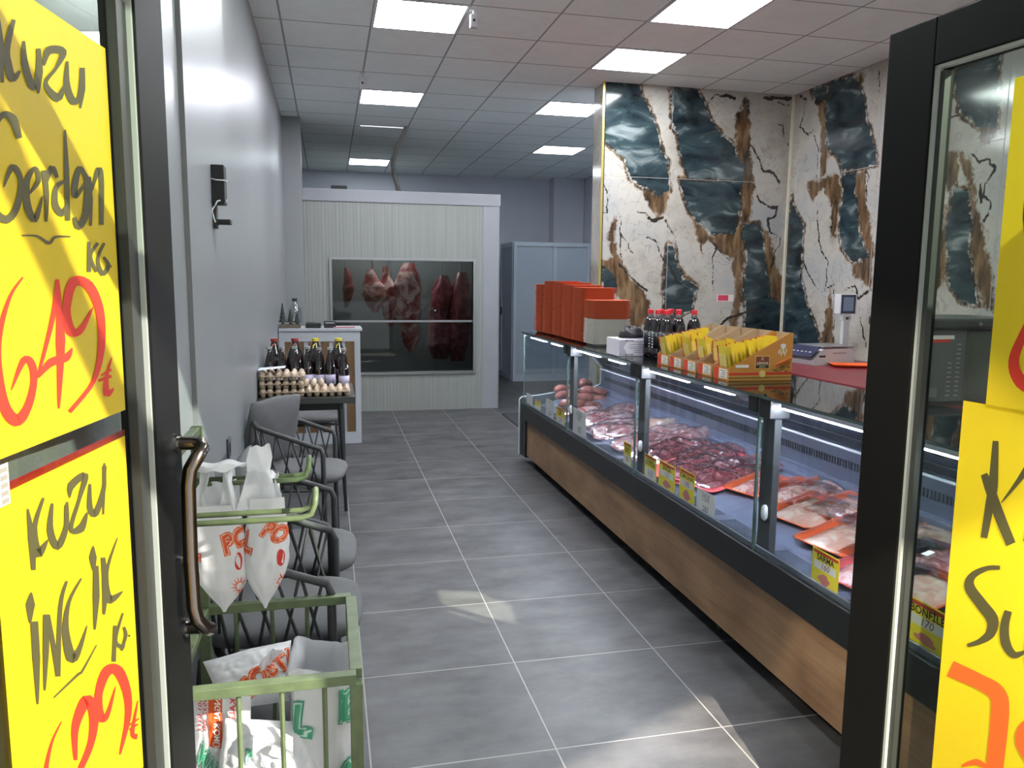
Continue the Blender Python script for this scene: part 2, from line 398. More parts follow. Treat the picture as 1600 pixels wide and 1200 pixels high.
def pr(*c):   # right wall beside the scale (crop units) -> (y, z)
    r = []
    for a, d in zip(c[::2], c[1::2]):
        q = on('X', RX, 1210+a/2.4, 100+d/2.4); r.append((q.y, q.z))
    return r
def pg(*c):   # right wall seen through the door pane (photo pixels) -> (y, z)
    return [(on('X', RX, a, d).y, on('X', RX, a, d).z) for a, d in zip(c[::2], c[1::2])]
seam = 2.47
divider = [
 (0, pp(50,-10, 255,10, 300,120, 345,250, 385,400, 415,440, 410,610, 370,640, 300,590, 200,545, 170,460, 120,380, 40,320)),
 (1, pp(265,585, 300,600, 370,630, 408,590, 405,700, 375,770, 350,740, 310,690)),
 (0, pp(432,10, 578,15, 640,150, 700,260, 770,335, 800,370, 835,480, 830,546, 540,546, 480,400, 465,290, 430,240)),
 (1, pp(860,75, 870,200, 882,350, 892,560, 888,790, 840,790, 830,560, 815,420, 795,300, 795,200, 830,130)),
 (0, pp(470,550, 830,550, 828,700, 800,870, 760,850, 650,870, 600,810, 540,730, 500,640)),
 (1, pp(540,740, 600,810, 650,870, 780,850, 850,780, 860,900, 850,1000, 840,1200, 810,1400, 760,1400, 790,1190, 785,1100, 770,1000, 690,940, 640,900, 595,935, 560,830)),
 (0, pp(850,785, 930,790, 950,900, 975,1050, 990,1200, 1120,1290, 1140,1560, 860,1560, 850,1200, 860,1000, 842,880)),
 (1, pp(930,790, 1000,900, 1020,1020, 1060,1110, 1070,1250, 1120,1400, 1040,1400, 985,1250, 965,1020, 945,850)),
 (0, pp(405,900, 440,920, 470,1020, 500,1100, 570,1150, 545,1290, 480,1330, 395,1350)),
 (1, pp(130,735, 112,800, 120,930, 150,1030, 190,1080, 290,1200, 330,1330, 240,1420, 150,1330, 100,1150, 30,1080, 30,1010, 90,990, 62,870, 88,800)),
 (0, pp(30,1040, 90,1070, 110,1180, 60,1200, 25,1200)),
]
dlines = [
 (2, .022, pp(880,345, 920,430, 960,500, 1020,505, 1055,560)), (2, .02, pp(885,570, 930,660, 985,690, 1035,700, 1030,750, 980,790, 985,860, 1050,880, 1045,920, 1010,960, 1005,1040)),
 (2, .03, pp(985,770, 990,850)), (2, .022, pp(235,735, 290,735, 320,780, 390,755)), (2, .03, pp(300,770, 350,780)), (2, .012, pp(35,550, 75,620, 70,740, 35,735)), (2, .012, pp(140,760, 150,1030)),
 (2, .02, pp(740,55, 800,85)), (2, .045, pp(960,78, 1110,85)), (2, .03, pp(1040,110, 1090,130)), (2, .014, pp(590,40, 640,100, 680,60, 780,65)), (2, .012, pp(1030,230, 1070,240, 1080,320, 1105,360)),
 (2, .012, pp(690,945, 665,1020, 665,1200)), (2, .014, pp(640,890, 770,1010)), (2, .012, pp(865,90, 880,360)), (2, .012, pp(150,860, 220,970)), (2, .012, pp(305,880, 350,890, 360,960, 390,1010)),
 (2, .012, pp(410,30, 425,90)), (2, .012, pp(405,770, 440,850, 460,930)), (2, .02, pp(400,1010, 470,1120, 520,1160)), (2, .02, pp(120,1020, 200,1090, 300,1170)), (1, .02, pp(595,935, 610,985)), (2, .03, pp(690,1400, 760,1330, 900,1290)),
]
struct(MB().box(2.39, 2.405, PY, 6.99, 0, HC), 'wall_divider_side', marblem)
struct(MB().box(2.40, 4.25, PY+.01, 6.98, 0, HC), 'wall_divider', wallb)
marble_sheet('wall_divider_marble', 2.39, RX, .55, HC, lambda s, z: (s, PY, z), divider, dlines, seed=1)
rwall = [
 (0, pr(138,100, 195,70, 190,130, 165,150, 150,140)), (0, pr(200,70, 300,40, 330,90, 345,180, 375,300, 392,372, 250,402, 240,350, 200,310, 190,200)),
 (1, pr(155,130, 200,80, 192,300, 207,340, 190,420, 178,415, 172,330, 175,230)), (1, pr(300,45, 340,30, 330,100, 345,180, 320,110)),
 (0, pr(250,412, 305,402, 302,500, 320,620, 355,720, 300,735, 250,700, 245,600, 257,500)),
 (1, pr(125,440, 240,415, 252,500, 235,650, 215,650, 215,540, 180,470, 140,520, 130,470)),
 (1, pr(300,405, 350,390, 340,500, 375,700, 355,850, 300,800, 290,740, 352,720, 310,560)),
 (0, pr(65,490, 85,560, 110,610, 105,720, 95,800, 120,900, 180,1040, 120,1080, 30,1080, 30,900, 45,620)),
 (1, pr(215,835, 222,1060, 180,1060, 190,960, 205,880)),
 (0, pg(1500,70, 1562,60, 1560,195, 1530,200, 1500,175, 1493,120)), (1, pg(1476,95, 1503,85, 1498,130, 1480,185)),
 (0, pg(1490,288, 1512,298, 1516,400, 1530,480, 1500,470, 1478,440, 1480,350)), (1, pg(1500,235, 1520,250, 1524,330, 1552,430, 1555,495, 1538,480, 1516,400, 1512,290)),
 (1, pg(1460,365, 1478,320, 1480,420, 1462,452, 1455,420)), (1, pg(1530,180, 1560,190, 1558,215, 1532,222)),
 (1, pg(1474,240, 1500,236, 1498,290, 1478,300)),
]
rlines = [(2, .02, pr(95,120, 120,130, 115,190, 95,230, 130,270, 150,250)), (2, .016, pr(150,270, 165,320, 165,420)), (2, .02, pr(340,400, 360,420, 345,470, 345,520)), (2, .022, pr(265,850, 300,840, 310,890, 340,860)),
 (2, .014, pr(160,560, 162,660, 200,740, 195,840, 160,850, 105,745)), (2, .014, pr(180,860, 225,830)), (2, .012, pr(225,850, 222,1050)), (2, .012, pr(320,950, 330,1010, 340,1060)), (2, .014, pr(390,30, 395,110)), (2, .022, pg(1515,232, 1530,250, 1545,245, 1553,262, 1540,290, 1535,310, 1550,320, 1545,335, 1535,345)), (2, .03, pg(1530,290, 1532,320)), (2, .014, pg(1480,185, 1500,180, 1520,200))]
marble_sheet('wall_right_marble', 1.0, PY, .55, HC, lambda s, z: (RX, s, z), rwall, rlines, step=.0125, seed=2)
struct(MB().box(4.26, 4.5, FY, 13.3, 0, HC), 'wall_right', wallb)
# tile joints, gold corner profile, pale inner corner
gold = mat('gold_profile', (196, 178, 108), .3, metal=.6); joint = mat('tile_joint', (150, 148, 142), .7)
struct(MB().box(2.375, 2.395, PY-.006, PY+.004, 0, HC), 'trim_1', gold)
struct(MB().box(RX-.02, RX, PY-.02, PY, .5, HC), 'trim_2', mat('pale_profile', (206, 200, 180), .5))
struct(MB().box(2.40, RX, PY-.001, PY+.001, seam-.002, seam+.002), 'trim_3', joint)
struct(MB().box(3.035, 3.039, PY-.001, PY+.001, .5, HC), 'trim_4', joint)
struct(MB().box(RX-.001, RX, 1, PY, seam-.002, seam+.002).box(RX-.001, RX, 5.5, 5.504, .5, HC).box(RX-.001, RX, 4.3, 4.304, .5, HC), 'trim_5', joint)
# facade: opening for the double door, transom glass over it, solid shop front to the right
fm = mat('facade_frame', (52, 54, 56), .5); stone = mat('facade_stone', (176, 172, 165), .8, var=.1, scale=5)
b = MB().box(-3, -.45, FY-.12, FY-.01, 0, 4.2).box(-.45, 4.5, FY-.12, FY-.01, 2.66, 4.2)
b.box(1.36, 4.5, FY-.12, FY-.01, 0, 2.05).box(1.36, 1.5, FY-.12, FY-.01, 2.05, 2.66).box(2.55, 4.5, FY-.12, FY-.01, 2.05, 2.66)
struct(b, 'wall_front', stone)
b = MB().box(-.45, -.415, FY-.1, FY-.02, 0, 2.66).box(1.335, 1.37, FY-.1, FY-.02, 0, 2.66).box(-.45, 1.37, FY-.1, FY-.02, 2.11, 2.16).box(-.45, 1.37, FY-.1, FY-.02, 2.62, 2.66)
struct(b, 'trim_6', fm)
tag(MB().box(-.41, 1.33, FY-.06, FY-.055, 2.16, 2.62).build('window_1', door_glass), kind='structure')
tag(MB().box(1.5, 2.55, FY-.06, FY-.055, 2.05, 2.66).build('window_2', door_glass), kind='structure')

# unseen bar added outside to cast the slanting shadow on the left posters
shadow_bar = MB().tube([(1.52, .62, 1.60), (1.43, -.62, 3.16)], .042, 10)
struct(shadow_bar, 'trim_shadow_bar', fm)

# ------------------------------------------------------------------ door leaves with posters
def leaf(name, hx, rz, length, side):
    "local x runs from the hinge along the leaf; the outer face looks to side*y"
    t = bpy.data.objects.new(name, None); COL.objects.link(t); t.location = (hx, FY, 0); t.rotation_euler = (0, 0, rz); t['kind'] = 'structure'
    S = side; st = .13; z1 = 2.088; zt = z1-.10
    b = MB()
    def bx(x0, x1, z0, z3, y0=0., y1=-.06, bev=.003): b.box(x0, x1, min(y0*S, y1*S), max(y0*S, y1*S), z0, z3, bev)
    bx(0, .09, .01, z1); bx(length-st, length, .01, z1); bx(.09, length-st, zt, z1); bx(.09, length-st, .01, .17)
    b.build('frame', blackm, t)
    b = MB()       # glazing bead, pale gasket
    for x0, x1, za, zb in ((.09, .097, .17, zt), (length-st-.007, length-st, .17, zt), (.09, length-st, zt-.007, zt), (.09, length-st, .17, .177)):
        b.box(x0, x1, min(-.004*S, -.02*S), max(-.004*S, -.02*S), za, zb)
    b.build('gasket', mat('gasket', (150, 156, 148), .4), t)
    b = MB(); b.box(length-st-(.045 if S < 0 else .020), length-st-.007, min(-.012*S, -.028*S), max(-.012*S, -.028*S), .182, zt-.012)
    b.build('glazing_bead', mat('bead', (44, 46, 42), .45), t)
    MB().box(.10, length-st-.01, min(-.026*S, -.030*S), max(-.026*S, -.030*S), .18, zt-.01).build('glass_pane', door_glass, t)
    return t
AL, AR = math.atan2(1, .15), math.atan2(1, -.1)
HLX, HRX = -.286-.15*.85, 1.244+.1*.85
LL = .85*math.hypot(1, .15); LR = .85*math.hypot(1, .1)
door_l = leaf('door_1', HLX, AL, LL, -1); door_r = leaf('door_2', HRX, AR, LR, 1)
def leaf_pt(u, v, right, off=0.):
    "photo pixel -> point of the outer face of a leaf, in the leaf's own frame"
    s, x0 = (-.1, 1.244) if right else (.15, -.286)
    d = ray(u, v); t = (x0-s*1.6)/(d.x-s*d.y); p = Vector((0, 0, CH))+d*t
    a = AR if right else AL; hx = HRX if right else HLX
    q = Vector((p.x-hx, p.y-FY, p.z)); S = 1 if right else -1
    return Vector((q.x*math.cos(a)+q.y*math.sin(a), (-q.x*math.sin(a)+q.y*math.cos(a)) - S*(.0245-off), q.z))
# long bent pull handle on the left leaf, with its lock
b = MB()
b.tube([(.828, 0, 1.213), (.828, -.034, 1.213), (.826, -.046, 1.212), (.816, -.052, 1.206), (.802, -.048, 1.194), (.792, -.036, 1.17), (.790, -.032, 1.14), (.790, -.030, 1.0), (.790, -.032, .90), (.794, -.036, .872), (.806, -.048, .850), (.818, -.052, .842), (.828, -.034, .842), (.828, 0, .842)], .0135, 12)
hd = b.build('pull_handle', mat('bronze_steel', (112, 104, 98), .22, metal=1), door_l, 'auto')
for z in (1.213, .842): 
    r = MB(); r.tube([(.828, .001, z), (.828, -.006, z)], .019, 16); r.build('rosette', chrome, hd)
MB().tube([(.835, 0, .975), (.835, -.008, .975)], .009, 12).box(.832, .838, -.008, -.002, .945, .975).build('lock_cylinder', chrome, door_l)
def sheet(name, x0, x1, z0, z1, S, parent_leaf, label, cat, group, m=poster, curl=None, depth=.0243):
    "paper on the pane; geometry in the leaf's frame, own top-level object standing where the leaf puts it"
    o = thing(name, parent_leaf.location, parent_leaf.rotation_euler.z, label, cat, group)
    def f(u, v):
        x, z = x0+(x1-x0)*u, z0+(z1-z0)*v; y = -S*depth
        if curl: y += S*curl(u, v)
        return (x, y, z)
    MB().surf(f, 12, 16).build('paper', m, o, True); return o
def P3(l): return [(a/3, b_/3) for a, b_ in l]
def P3b(l): return [(a/3, b_/3+400) for a, b_ in l]
def P2(l): return [(a/2.308, b_/2.308+680) for a, b_ in l]
fl = lambda u, v: leaf_pt(u, v, False, .0012); fr = lambda u, v: leaf_pt(u, v, True, .0012)
def letters(name, strokes, m, parent, fn):
    b = MB()
    for i, (p, w) in enumerate(strokes):
        stroke(b, p, [q*(1.0 if max(w) > 20 else 1.28) for q in w], lambda u, v: fn(u, v)+Vector((0, (-1 if fn is fl else 1)*.00008*(i % 5), 0)))
    return b.build(name, m, parent)
ly = lambda Y: (Y-FY)*math.hypot(1, .15)
ry = lambda Y: (Y-FY)*math.hypot(1, .1)
p1 = sheet('price_poster', ly(1.016), ly(1.408), 1.305, 1.888, -1, door_l, 'upper yellow poster on the left door, handwritten lamb neck price 649', 'poster', 'handwritten posters on the doors')
letters('lettering', [
 (P3([(85,70),(95,200),(105,390)]), [3,8,4]), (P3([(155,95),(125,230),(130,300),(150,370),(185,335)]), [5,8,9,10,2]),
 (P3([(200,195),(205,300),(235,400),(258,395),(268,240)]), [3,8,9,6,5]), (P3([(265,230),(272,340),(265,440)]), [5,7,2]),
 (P3([(290,310),(310,240),(375,245),(345,320),(297,392),(350,460),(382,402)]), [2,10,9,4,5,11,2]),
 (P3([(395,290),(393,400),(420,475),(450,455),(462,330)]), [3,8,9,6,5]), (P3([(462,320),(462,420),(453,510)]), [6,7,2]),
 (P3([(180,650),(150,560),(100,545),(50,650),(30,800),(60,970),(120,1030),(170,970),(188,850),(150,785),(110,880)]), [7,11,7,7,8,9,10,8,6,8,1]),
 (P3([(215,920),(265,850),(250,790),(215,850),(215,960),(250,1030),(285,920)]), [2,6,5,7,9,8,1]),
 (P3([(290,800),(302,920),(300,1040)]), [7,6,3]), (P3([(297,870),(325,790),(350,835)]), [3,8,4]),
 (P3([(385,610),(392,800),(397,1035)]), [2,6,6]), (P3([(385,850),(345,880),(340,960),(370,1000),(395,960)]), [4,6,8,9,3]),
 (P3([(478,830),(450,790),(428,870),(432,920),(475,860)]), [4,6,8,7,2]), (P3([(455,795),(482,850),(477,1000),(445,1062),(425,1020)]), [4,6,8,9,4]),
 (P3([(495,830),(500,940),(500,1060)]), [3,5,3]), (P3([(503,900),(535,795),(548,860),(548,1055)]), [2,7,6,5]),
 (P3([(190,1105),(260,1108),(312,1140),(342,1112),(410,1110)]), [1.5,2.5,4,3,1.5]),
 ([(164,378),(164,425)], [4,5]), ([(177,380),(166,400),(175,425)], [4,4,4]), ([(187,380),(177,405),(184,428),(193,415),(186,402)], [3,4,6,5,3]), ([(195,415),(197,418)], [3,3])],
 ink, p1, fl)
letters('price_figures', [
 (P3b([(197,100),(140,190),(95,350),(85,500),(110,690),(165,770),(215,715),(245,600),(238,510),(200,490),(145,630)]), [2,4,7,9,13,15,10,8,9,8,1]),
 (P3b([(350,110),(330,290),(265,560)]), [3,6,3]), (P3b([(262,570),(320,500),(390,475),(417,430)]), [3,10,10,1]), (P3b([(352,110),(365,400),(357,715)]), [3,11,2]),
 (P3b([(510,240),(455,345),(410,350),(392,250),(420,125),(490,140),(540,260),(547,430),(510,590),(405,730)]), [1,8,12,9,12,12,10,8,5,5]),
 (P3b([(595,475),(572,560),(572,645),(603,620)]), [1,4,9,2]), (P3b([(533,585),(592,562)]), [3,4]), (P3b([(545,560),(592,532)]), [2,3])],
 red_ink, p1, fl)
p2 = sheet('price_poster', ly(1.016), ly(1.40), .66, 1.262, -1, door_l, 'lower yellow poster on the left door, handwritten lamb shank, price cut by the frame', 'poster', 'handwritten posters on the doors')
letters('lettering', [
 (P2([(168,265),(182,370),(188,485)]), [2,9,5]), (P2([(222,225),(192,330),(200,425),(238,375)]), [3,6,14,1]),
 (P2([(252,245),(245,340),(270,400),(300,330),(303,240)]), [3,8,9,6,3]), (P2([(300,250),(298,355)]), [4,4]),
 (P2([(312,225),(318,180),(365,145),(345,230),(316,335),(350,335),(372,278)]), [1,9,8,4,5,10,2]),
 (P2([(382,175),(382,260),(402,280),(430,190),(432,100)]), [3,7,8,5,2]), (P2([(432,110),(428,285)]), [5,2]),
 (P2([(180,565),(177,610),(176,675)]), [1,11,2]), (P2([(190,670),(197,800),(202,968)]), [9,9,2]),
 (P2([(232,645),(230,780),(226,918)]), [8,7,2]), (P2([(238,650),(260,780),(272,868)]), [5,6,5]), (P2([(272,868),(280,620),(302,525)]), [6,5,3]),
 (P2([(352,515),(310,600),(298,700),(318,800),(345,770),(372,685)]), [2,4,8,13,6,1]),
 (P2([(393,398),(392,440),(395,485)]), [1,9,3]), (P2([(402,470),(403,580),(398,700)]), [6,8,2]),
 (P2([(427,440),(435,540),(430,645)]), [5,8,3]), (P2([(477,368),(440,490),(445,590),(495,562)]), [1,4,12,1]),
 (P2([(468,685),(464,815)]), [4,5]), (P2([(495,640),(470,740),(500,765)]), [2,4,6]), (P2([(498,690),(505,720),(490,775)]), [3,4,3]), (P2([(516,718),(518,726)]), [2,2]),
 (P2([(405,755),(355,850),(340,862),(257,945)]), [1.2,2.5,3,1.5])], ink, p2, fl)
letters('price_figures', [
 (P2([(285,1030),(250,1110),(228,1230),(240,1300)]), [1,3,6,9]), (P2([(333,1170),(332,1050),(370,955),(395,1000),(385,1110),(332,1240)]), [4,9,14,12,8,6]),
 (P2([(470,905),(440,1010),(415,1010),(412,930),(440,850),(480,850),(510,930),(512,1020),(485,1150)]), [1,6,12,9,12,13,10,7,2]),
 (P2([(547,955),(528,1070),(545,1085)]), [1,5,7]), (P2([(515,1045),(550,1020)]), [2,2]), (P2([(517,1060),(548,1040)]), [2,2])], red_ink, p2, fl)
redp = mat('red_paper', (190, 40, 34), .5, trans=.3)
sheet('backing_poster', ly(1.05), ly(1.417), .62, 1.27, -1, door_l, 'red sheet on the inside of the left door behind the lower yellow poster', 'poster', None, redp, depth=.0312)
# small grey label between the two posters and clear tape across the upper one
o = thing('label_sticker', door_l.location, AL, 'small grey ruled label between the two posters on the left door', 'sticker')
b = MB(); a, c = fl(24, 730), fl(47, 785); y = a.y
b.box(min(a.x, c.x), max(a.x, c.x), y-.0004, y, c.z, a.z); b.build('paper', mat('label_paper', (196, 194, 184), .6), o)
b = MB()
for k in range(5):
    z = a.z+(c.z-a.z)*(.08+.19*k); b.box(min(a.x, c.x)+.008, max(a.x, c.x)-.004, y-.0012, y-.0005, z-.006, z)
b.build('ruled_block', mat('grey_print', (128, 124, 112), .6), o)
p3 = sheet('price_poster', ry(.86), ry(1.30), 1.28, 1.925, 1, door_r, 'upper yellow poster on the right door with a red curved figure', 'poster', 'handwritten posters on the doors')
letters('lettering', [([(1606,262),(1597,300),(1594,340),(1595,395)], [4,14,16,9])], ink, p3, fr)
letters('price_figures', [([(1612,462),(1586,520),(1570,565),(1582,598),(1615,618)], [5,10,13,16,12])], red_ink, p3, fr)
p4 = sheet('price_poster', ry(.92), ry(1.352), .38, 1.288, 1, door_r, 'lower yellow poster on the right door with large black letters above an orange figure', 'poster', 'handwritten posters on the doors')
letters('lettering', [
 ([(1542,690),(1538,760),(1533,790),(1524,842)], [7,12,11,8]), ([(1524,742),(1532,762),(1547,805),(1566,852)], [8,12,13,12]), ([(1606,705),(1583,745),(1551,787)], [9,7,1]),
 ([(1606,815),(1597,822),(1588,848)], [9,7,5]), ([(1590,823),(1608,818)], [4,4]),
 ([(1549,889),(1528,890),(1506,902),(1502,920),(1520,946),(1537,970),(1534,992),(1517,1005),(1498,1011)], [5,6,9,13,14,15,12,7,4]),
 ([(1562,957),(1556,981),(1558,1008),(1571,1026),(1590,1020)], [9,11,12,9,3]), ([(1603,975),(1595,1010),(1590,1044)], [13,12,3])], ink, p4, fr)
letters('price_figures', [
 ([(1472,1047),(1517,1068),(1544,1086),(1549,1118),(1540,1210)], [26,24,27,29,27]), ([(1490,1200),(1512,1194),(1530,1203)], [3,8,5]),
 ([(1606,1130),(1588,1142),(1585,1166),(1606,1206)], [16,22,22,18])], orange_ink, p4, fr)
# the scrap of sun-bleached clear tape holding the posters

# ------------------------------------------------------------------ ceiling: light panels and fittings
def emis(name, col, s):
    m, n, l, p = new_mat(name); n.remove(p); e = n.new('ShaderNodeEmission'); e.inputs[0].default_value = srgb(*col); e.inputs[1].default_value = s
    l.new(e.outputs[0], n['Material Output'].inputs[0]); return m
pan_a = emis('panel_light_cool', (246, 252, 255), PANEL); pan_b = emis('panel_light_lilac', (244, 244, 255), PANEL)
pan_c = emis('panel_light_far', (240, 250, 255), PANEL*.34)
pf = mat('panel_frame', (215, 215, 220), .5)
def panel(m):
    t = thing('ceiling_light', (0, 0, 0), 0, '', 'ceiling light', 'square light panels in the ceiling')
    b = MB()
    for x0, x1, y0, y1 in ((0, .6, 0, .02), (0, .6, .58, .6), (0, .02, .02, .58), (.58, .6, .02, .58)): b.box(x0, x1, y0, y1, -.006, 0)
    b.build('frame', pf, t); MB().box(.02, .58, .02, .58, -.004, -.001).build('diffuser', m, t); return t
X0, Y0 = .3201, 5.1465
pa, pb, pc_ = panel(pan_a), panel(pan_b), panel(pan_c)
for i, (proto, cx, cy, lb) in enumerate((
    (pa, 0, 0, 'light panel nearest the door in the left row, cut by the top of the photo'), (pb, 0, 4, 'lilac light panel in the left row, in the middle of the ceiling'),
    (pc_, 0, 11, 'farthest light panel of the left row, above the cold room'), (pb, 3, -1, 'large lilac light panel top centre right, cut by the frame'),
    (pa, 3, 1, 'light panel just in front of the marble divider'), (pa, 3, 4, 'light panel beside the left edge of the marble divider'),
    (pc_, 4, 8, 'farthest light panel of the right row, left of the marble divider'),
    (pa, 0, -4, 'unseen light panel added over the entrance, left row, to brighten the shop'), (pa, 3, -5, 'unseen light panel added over the entrance, right row, to brighten the shop'))):  # last two panels are unseen, added to brighten the shop
    put(proto, (X0+.6*cx, Y0+.6*cy, HC), 0, lb)
for k, (u, v, zb, lb) in enumerate(((740, 14, .17, 'small white sensor box hanging beside the nearest light panel'), (566, 113, .16, 'small white sensor box hanging just before the lilac middle panel'))):
    p = on('Z', HC, u, v); t = thing('ceiling_sensor', p, 0, lb, 'sensor', 'white sensor boxes under the ceiling')
    s = .62 if k == 0 else .75
    MB().box(-.022, .022, -.022, .022, -.012, 0).tube([(0, 0, 0), (0, 0, -.06*s)], .006, 8).build('mount', white, t)
    MB().box(-.037*s, .037*s, -.02, .02, -.19*s, -.055*s, .004).build('housing', mat('sensor_white', (190, 186, 190), .5), t)
    MB().tube([(0, -.019, -.12*s), (0, -.0225, -.12*s)], .009*s+.003, 12).build('lens', dark, t)
b = MB(); p = on('Z', HC, 563, 196); q = on('Z', HC, 632, 203)
struct(MB().box(p.x, q.x, p.y-.02, p.y+.02, HC-.004, HC-.001), 'trim_7', emis('tile_gap_glow', (235, 235, 240), 1.2))  # bright edge at the open tile, its light put in as emission
h = [on('Z', HC, 636, 197)+Vector((0, 0, .01)), on('Y', 9.35, 630, 212), on('Y', 9.55, 619, 232), on('Y', 9.8, 614, 255), on('Y', 10.0, 616, 275), on('Y', 10.1, 621, 290), on('Y', 10.15, 625, 303)]
hp = h[-1].copy(); hp.z = 2.545; h[-1] = hp
t = MB().tube(h, .028, 10).build('drain_hose', mat('hose_grey', (150, 148, 140), .6), None, True)
tag(t, 'grey flexible hose hanging from the open ceiling tile to the cold room roof', 'hose')

# ------------------------------------------------------------------ cold room with its window and hanging meat
CY = 9.17
def rib_mat():
    m, n, l, p = new_mat('ribbed_panel')
    tc = n.new('ShaderNodeTexCoord'); mp = n.new('ShaderNodeMapping'); mp.inputs['Scale'].default_value = (30, 30, .6); l.new(tc.outputs['Object'], mp.inputs[0])
    z = n.new('ShaderNodeTexNoise'); z.inputs['Scale'].default_value = 1.3; z.inputs['Detail'].default_value = 6; l.new(mp.outputs[0], z.inputs['Vector'])
    r = n.new('ShaderNodeValToRGB'); e = r.color_ramp.elements; e[0].position = .3; e[0].color = srgb(124, 127, 123); e[1].position = .72; e[1].color = srgb(138, 141, 137); l.new(z.outputs['Fac'], r.inputs[0]); l.new(r.outputs[0], p.inputs['Base Color'])
    sp = n.new('ShaderNodeSeparateXYZ'); l.new(tc.outputs['Object'], sp.inputs[0]); s = n.new('ShaderNodeMath'); s.operation = 'MULTIPLY'; s.inputs[1].default_value = 160; l.new(sp.outputs[0], s.inputs[0])
    sn = n.new('ShaderNodeMath'); sn.operation = 'SINE'; l.new(s.outputs[0], sn.inputs[0]); b = n.new('ShaderNodeBump'); b.inputs['Strength'].default_value = .22; b.inputs['Distance'].default_value = .003
    l.new(sn.outputs[0], b.inputs['Height']); l.new(b.outputs[0], p.inputs['Normal']); p.inputs['Roughness'].default_value = .45; return m
ribm = rib_mat(); flash = mat('folded_flashing', (136, 139, 144), .4, var=.05, scale=4)
cold = thing('cold_room', (-.26, CY, 0), 0, 'white ribbed panel cold room with a wide dark window at the back of the shop', 'cold room')
x0, x1, xe, ye, zt = .04, 1.672, 1.985, 12.3, 2.545
wz0, wz1 = .462, 1.76; L0 = -.262
def cbx(b, a, c, y0, y1, z0, z1): b.box(a+.26, c+.26, y0-CY, y1-CY, z0, z1)
b = MB(); cbx(b, L0, x0, CY, CY+.08, 0, zt); cbx(b, x1, xe, CY, CY+.08, 0, zt); cbx(b, x0, x1, CY, CY+.08, 0, wz0); cbx(b, x0, x1, CY, CY+.08, wz1, zt)
cbx(b, L0, L0+.08, CY+.08, ye, 0, zt-.09); cbx(b, xe-.08, xe, CY+.08, ye, 0, zt-.09); cbx(b, L0, xe, ye, ye+.08, 0, zt-.09); b.build('wall_panel', ribm, cold)
b = MB(); cbx(b, L0, xe, CY+.08, ye+.08, zt-.09, zt-.01); b.build('roof_panel', mat('dark_roof', (92, 92, 90), .8), cold)  # roof darkened to dim the light bounced onto the rear ceiling
b = MB(); cbx(b, L0, xe+.012, CY-.015, CY+.1, zt-.135, zt); b.build('top_flashing', flash, cold)
b = MB(); cbx(b, xe-.19, xe+.004, CY-.006, CY, 0, zt-.135); cbx(b, xe, xe+.006, CY-.006, CY+.14, 0, zt-.135); cbx(b, xe-.205, xe-.197, CY-.003, CY, 0, zt-.135); b.build('corner_flashing', flash, cold)
b = MB(); cbx(b, .868, .872, CY-.002, CY, wz1, zt-.135); cbx(b, .868, .872, CY-.002, CY, 0, wz0); cbx(b, L0, xe-.2, CY-.002, CY, wz0-.03, wz0-.024); b.build('panel_joint', mat('panel_seam', (120, 124, 124), .6), cold)
sil = mat('silver_frame', (150, 152, 154), .35, metal=.7)
b = MB(); cbx(b, x0-.03, x1+.03, CY-.02, CY+.09, wz1, wz1+.03); cbx(b, x0-.03, x1+.03, CY-.02, CY+.09, wz0-.03, wz0); cbx(b, x0-.03, x0, CY-.02, CY+.09, wz0, wz1); cbx(b, x1, x1+.03, CY-.02, CY+.09, wz0, wz1)
wf = b.build('window_frame', sil, cold)
b = MB(); cbx(b, x0, x1, CY+.01, CY+.03, 1.045, 1.068); b.build('glazing_bar', sil, cold)
b = MB(); cbx(b, x0, x1, CY+.035, CY+.041, wz0, wz1); b.build('window_pane', glass('dark_pane', (190, 194, 194), .0), cold)
inner = mat('cold_inner', (96, 98, 98), .6, var=.1, scale=2)
b = MB(); cbx(b, L0+.081, xe-.081, CY+.95, CY+.96, .02, zt-.1); cbx(b, L0+.081, xe-.081, CY+.081, CY+.95, .02, .03); b.build('inner_lining', inner, cold)
b = MB(); b.tube([(.35, .3, 1.86), (1.9, .3, 1.86)], .015); b.tube([(.35, .6, 1.86), (1.9, .6, 1.86)], .015)
for q in (.4, 1.15, 1.85): b.tube([(q, .3, 1.86), (q, .3, 2.46)], .01); b.tube([(q, .6, 1.86), (q, .6, 2.46)], .01)
b.build('hanging_rail', steel, cold)
lamp('AREA', 'cold_room_lamp', (.75, CY+.5, 2.42), (.75, CY+.55, 0), 70, (.95, 1, 1), size=1.0)
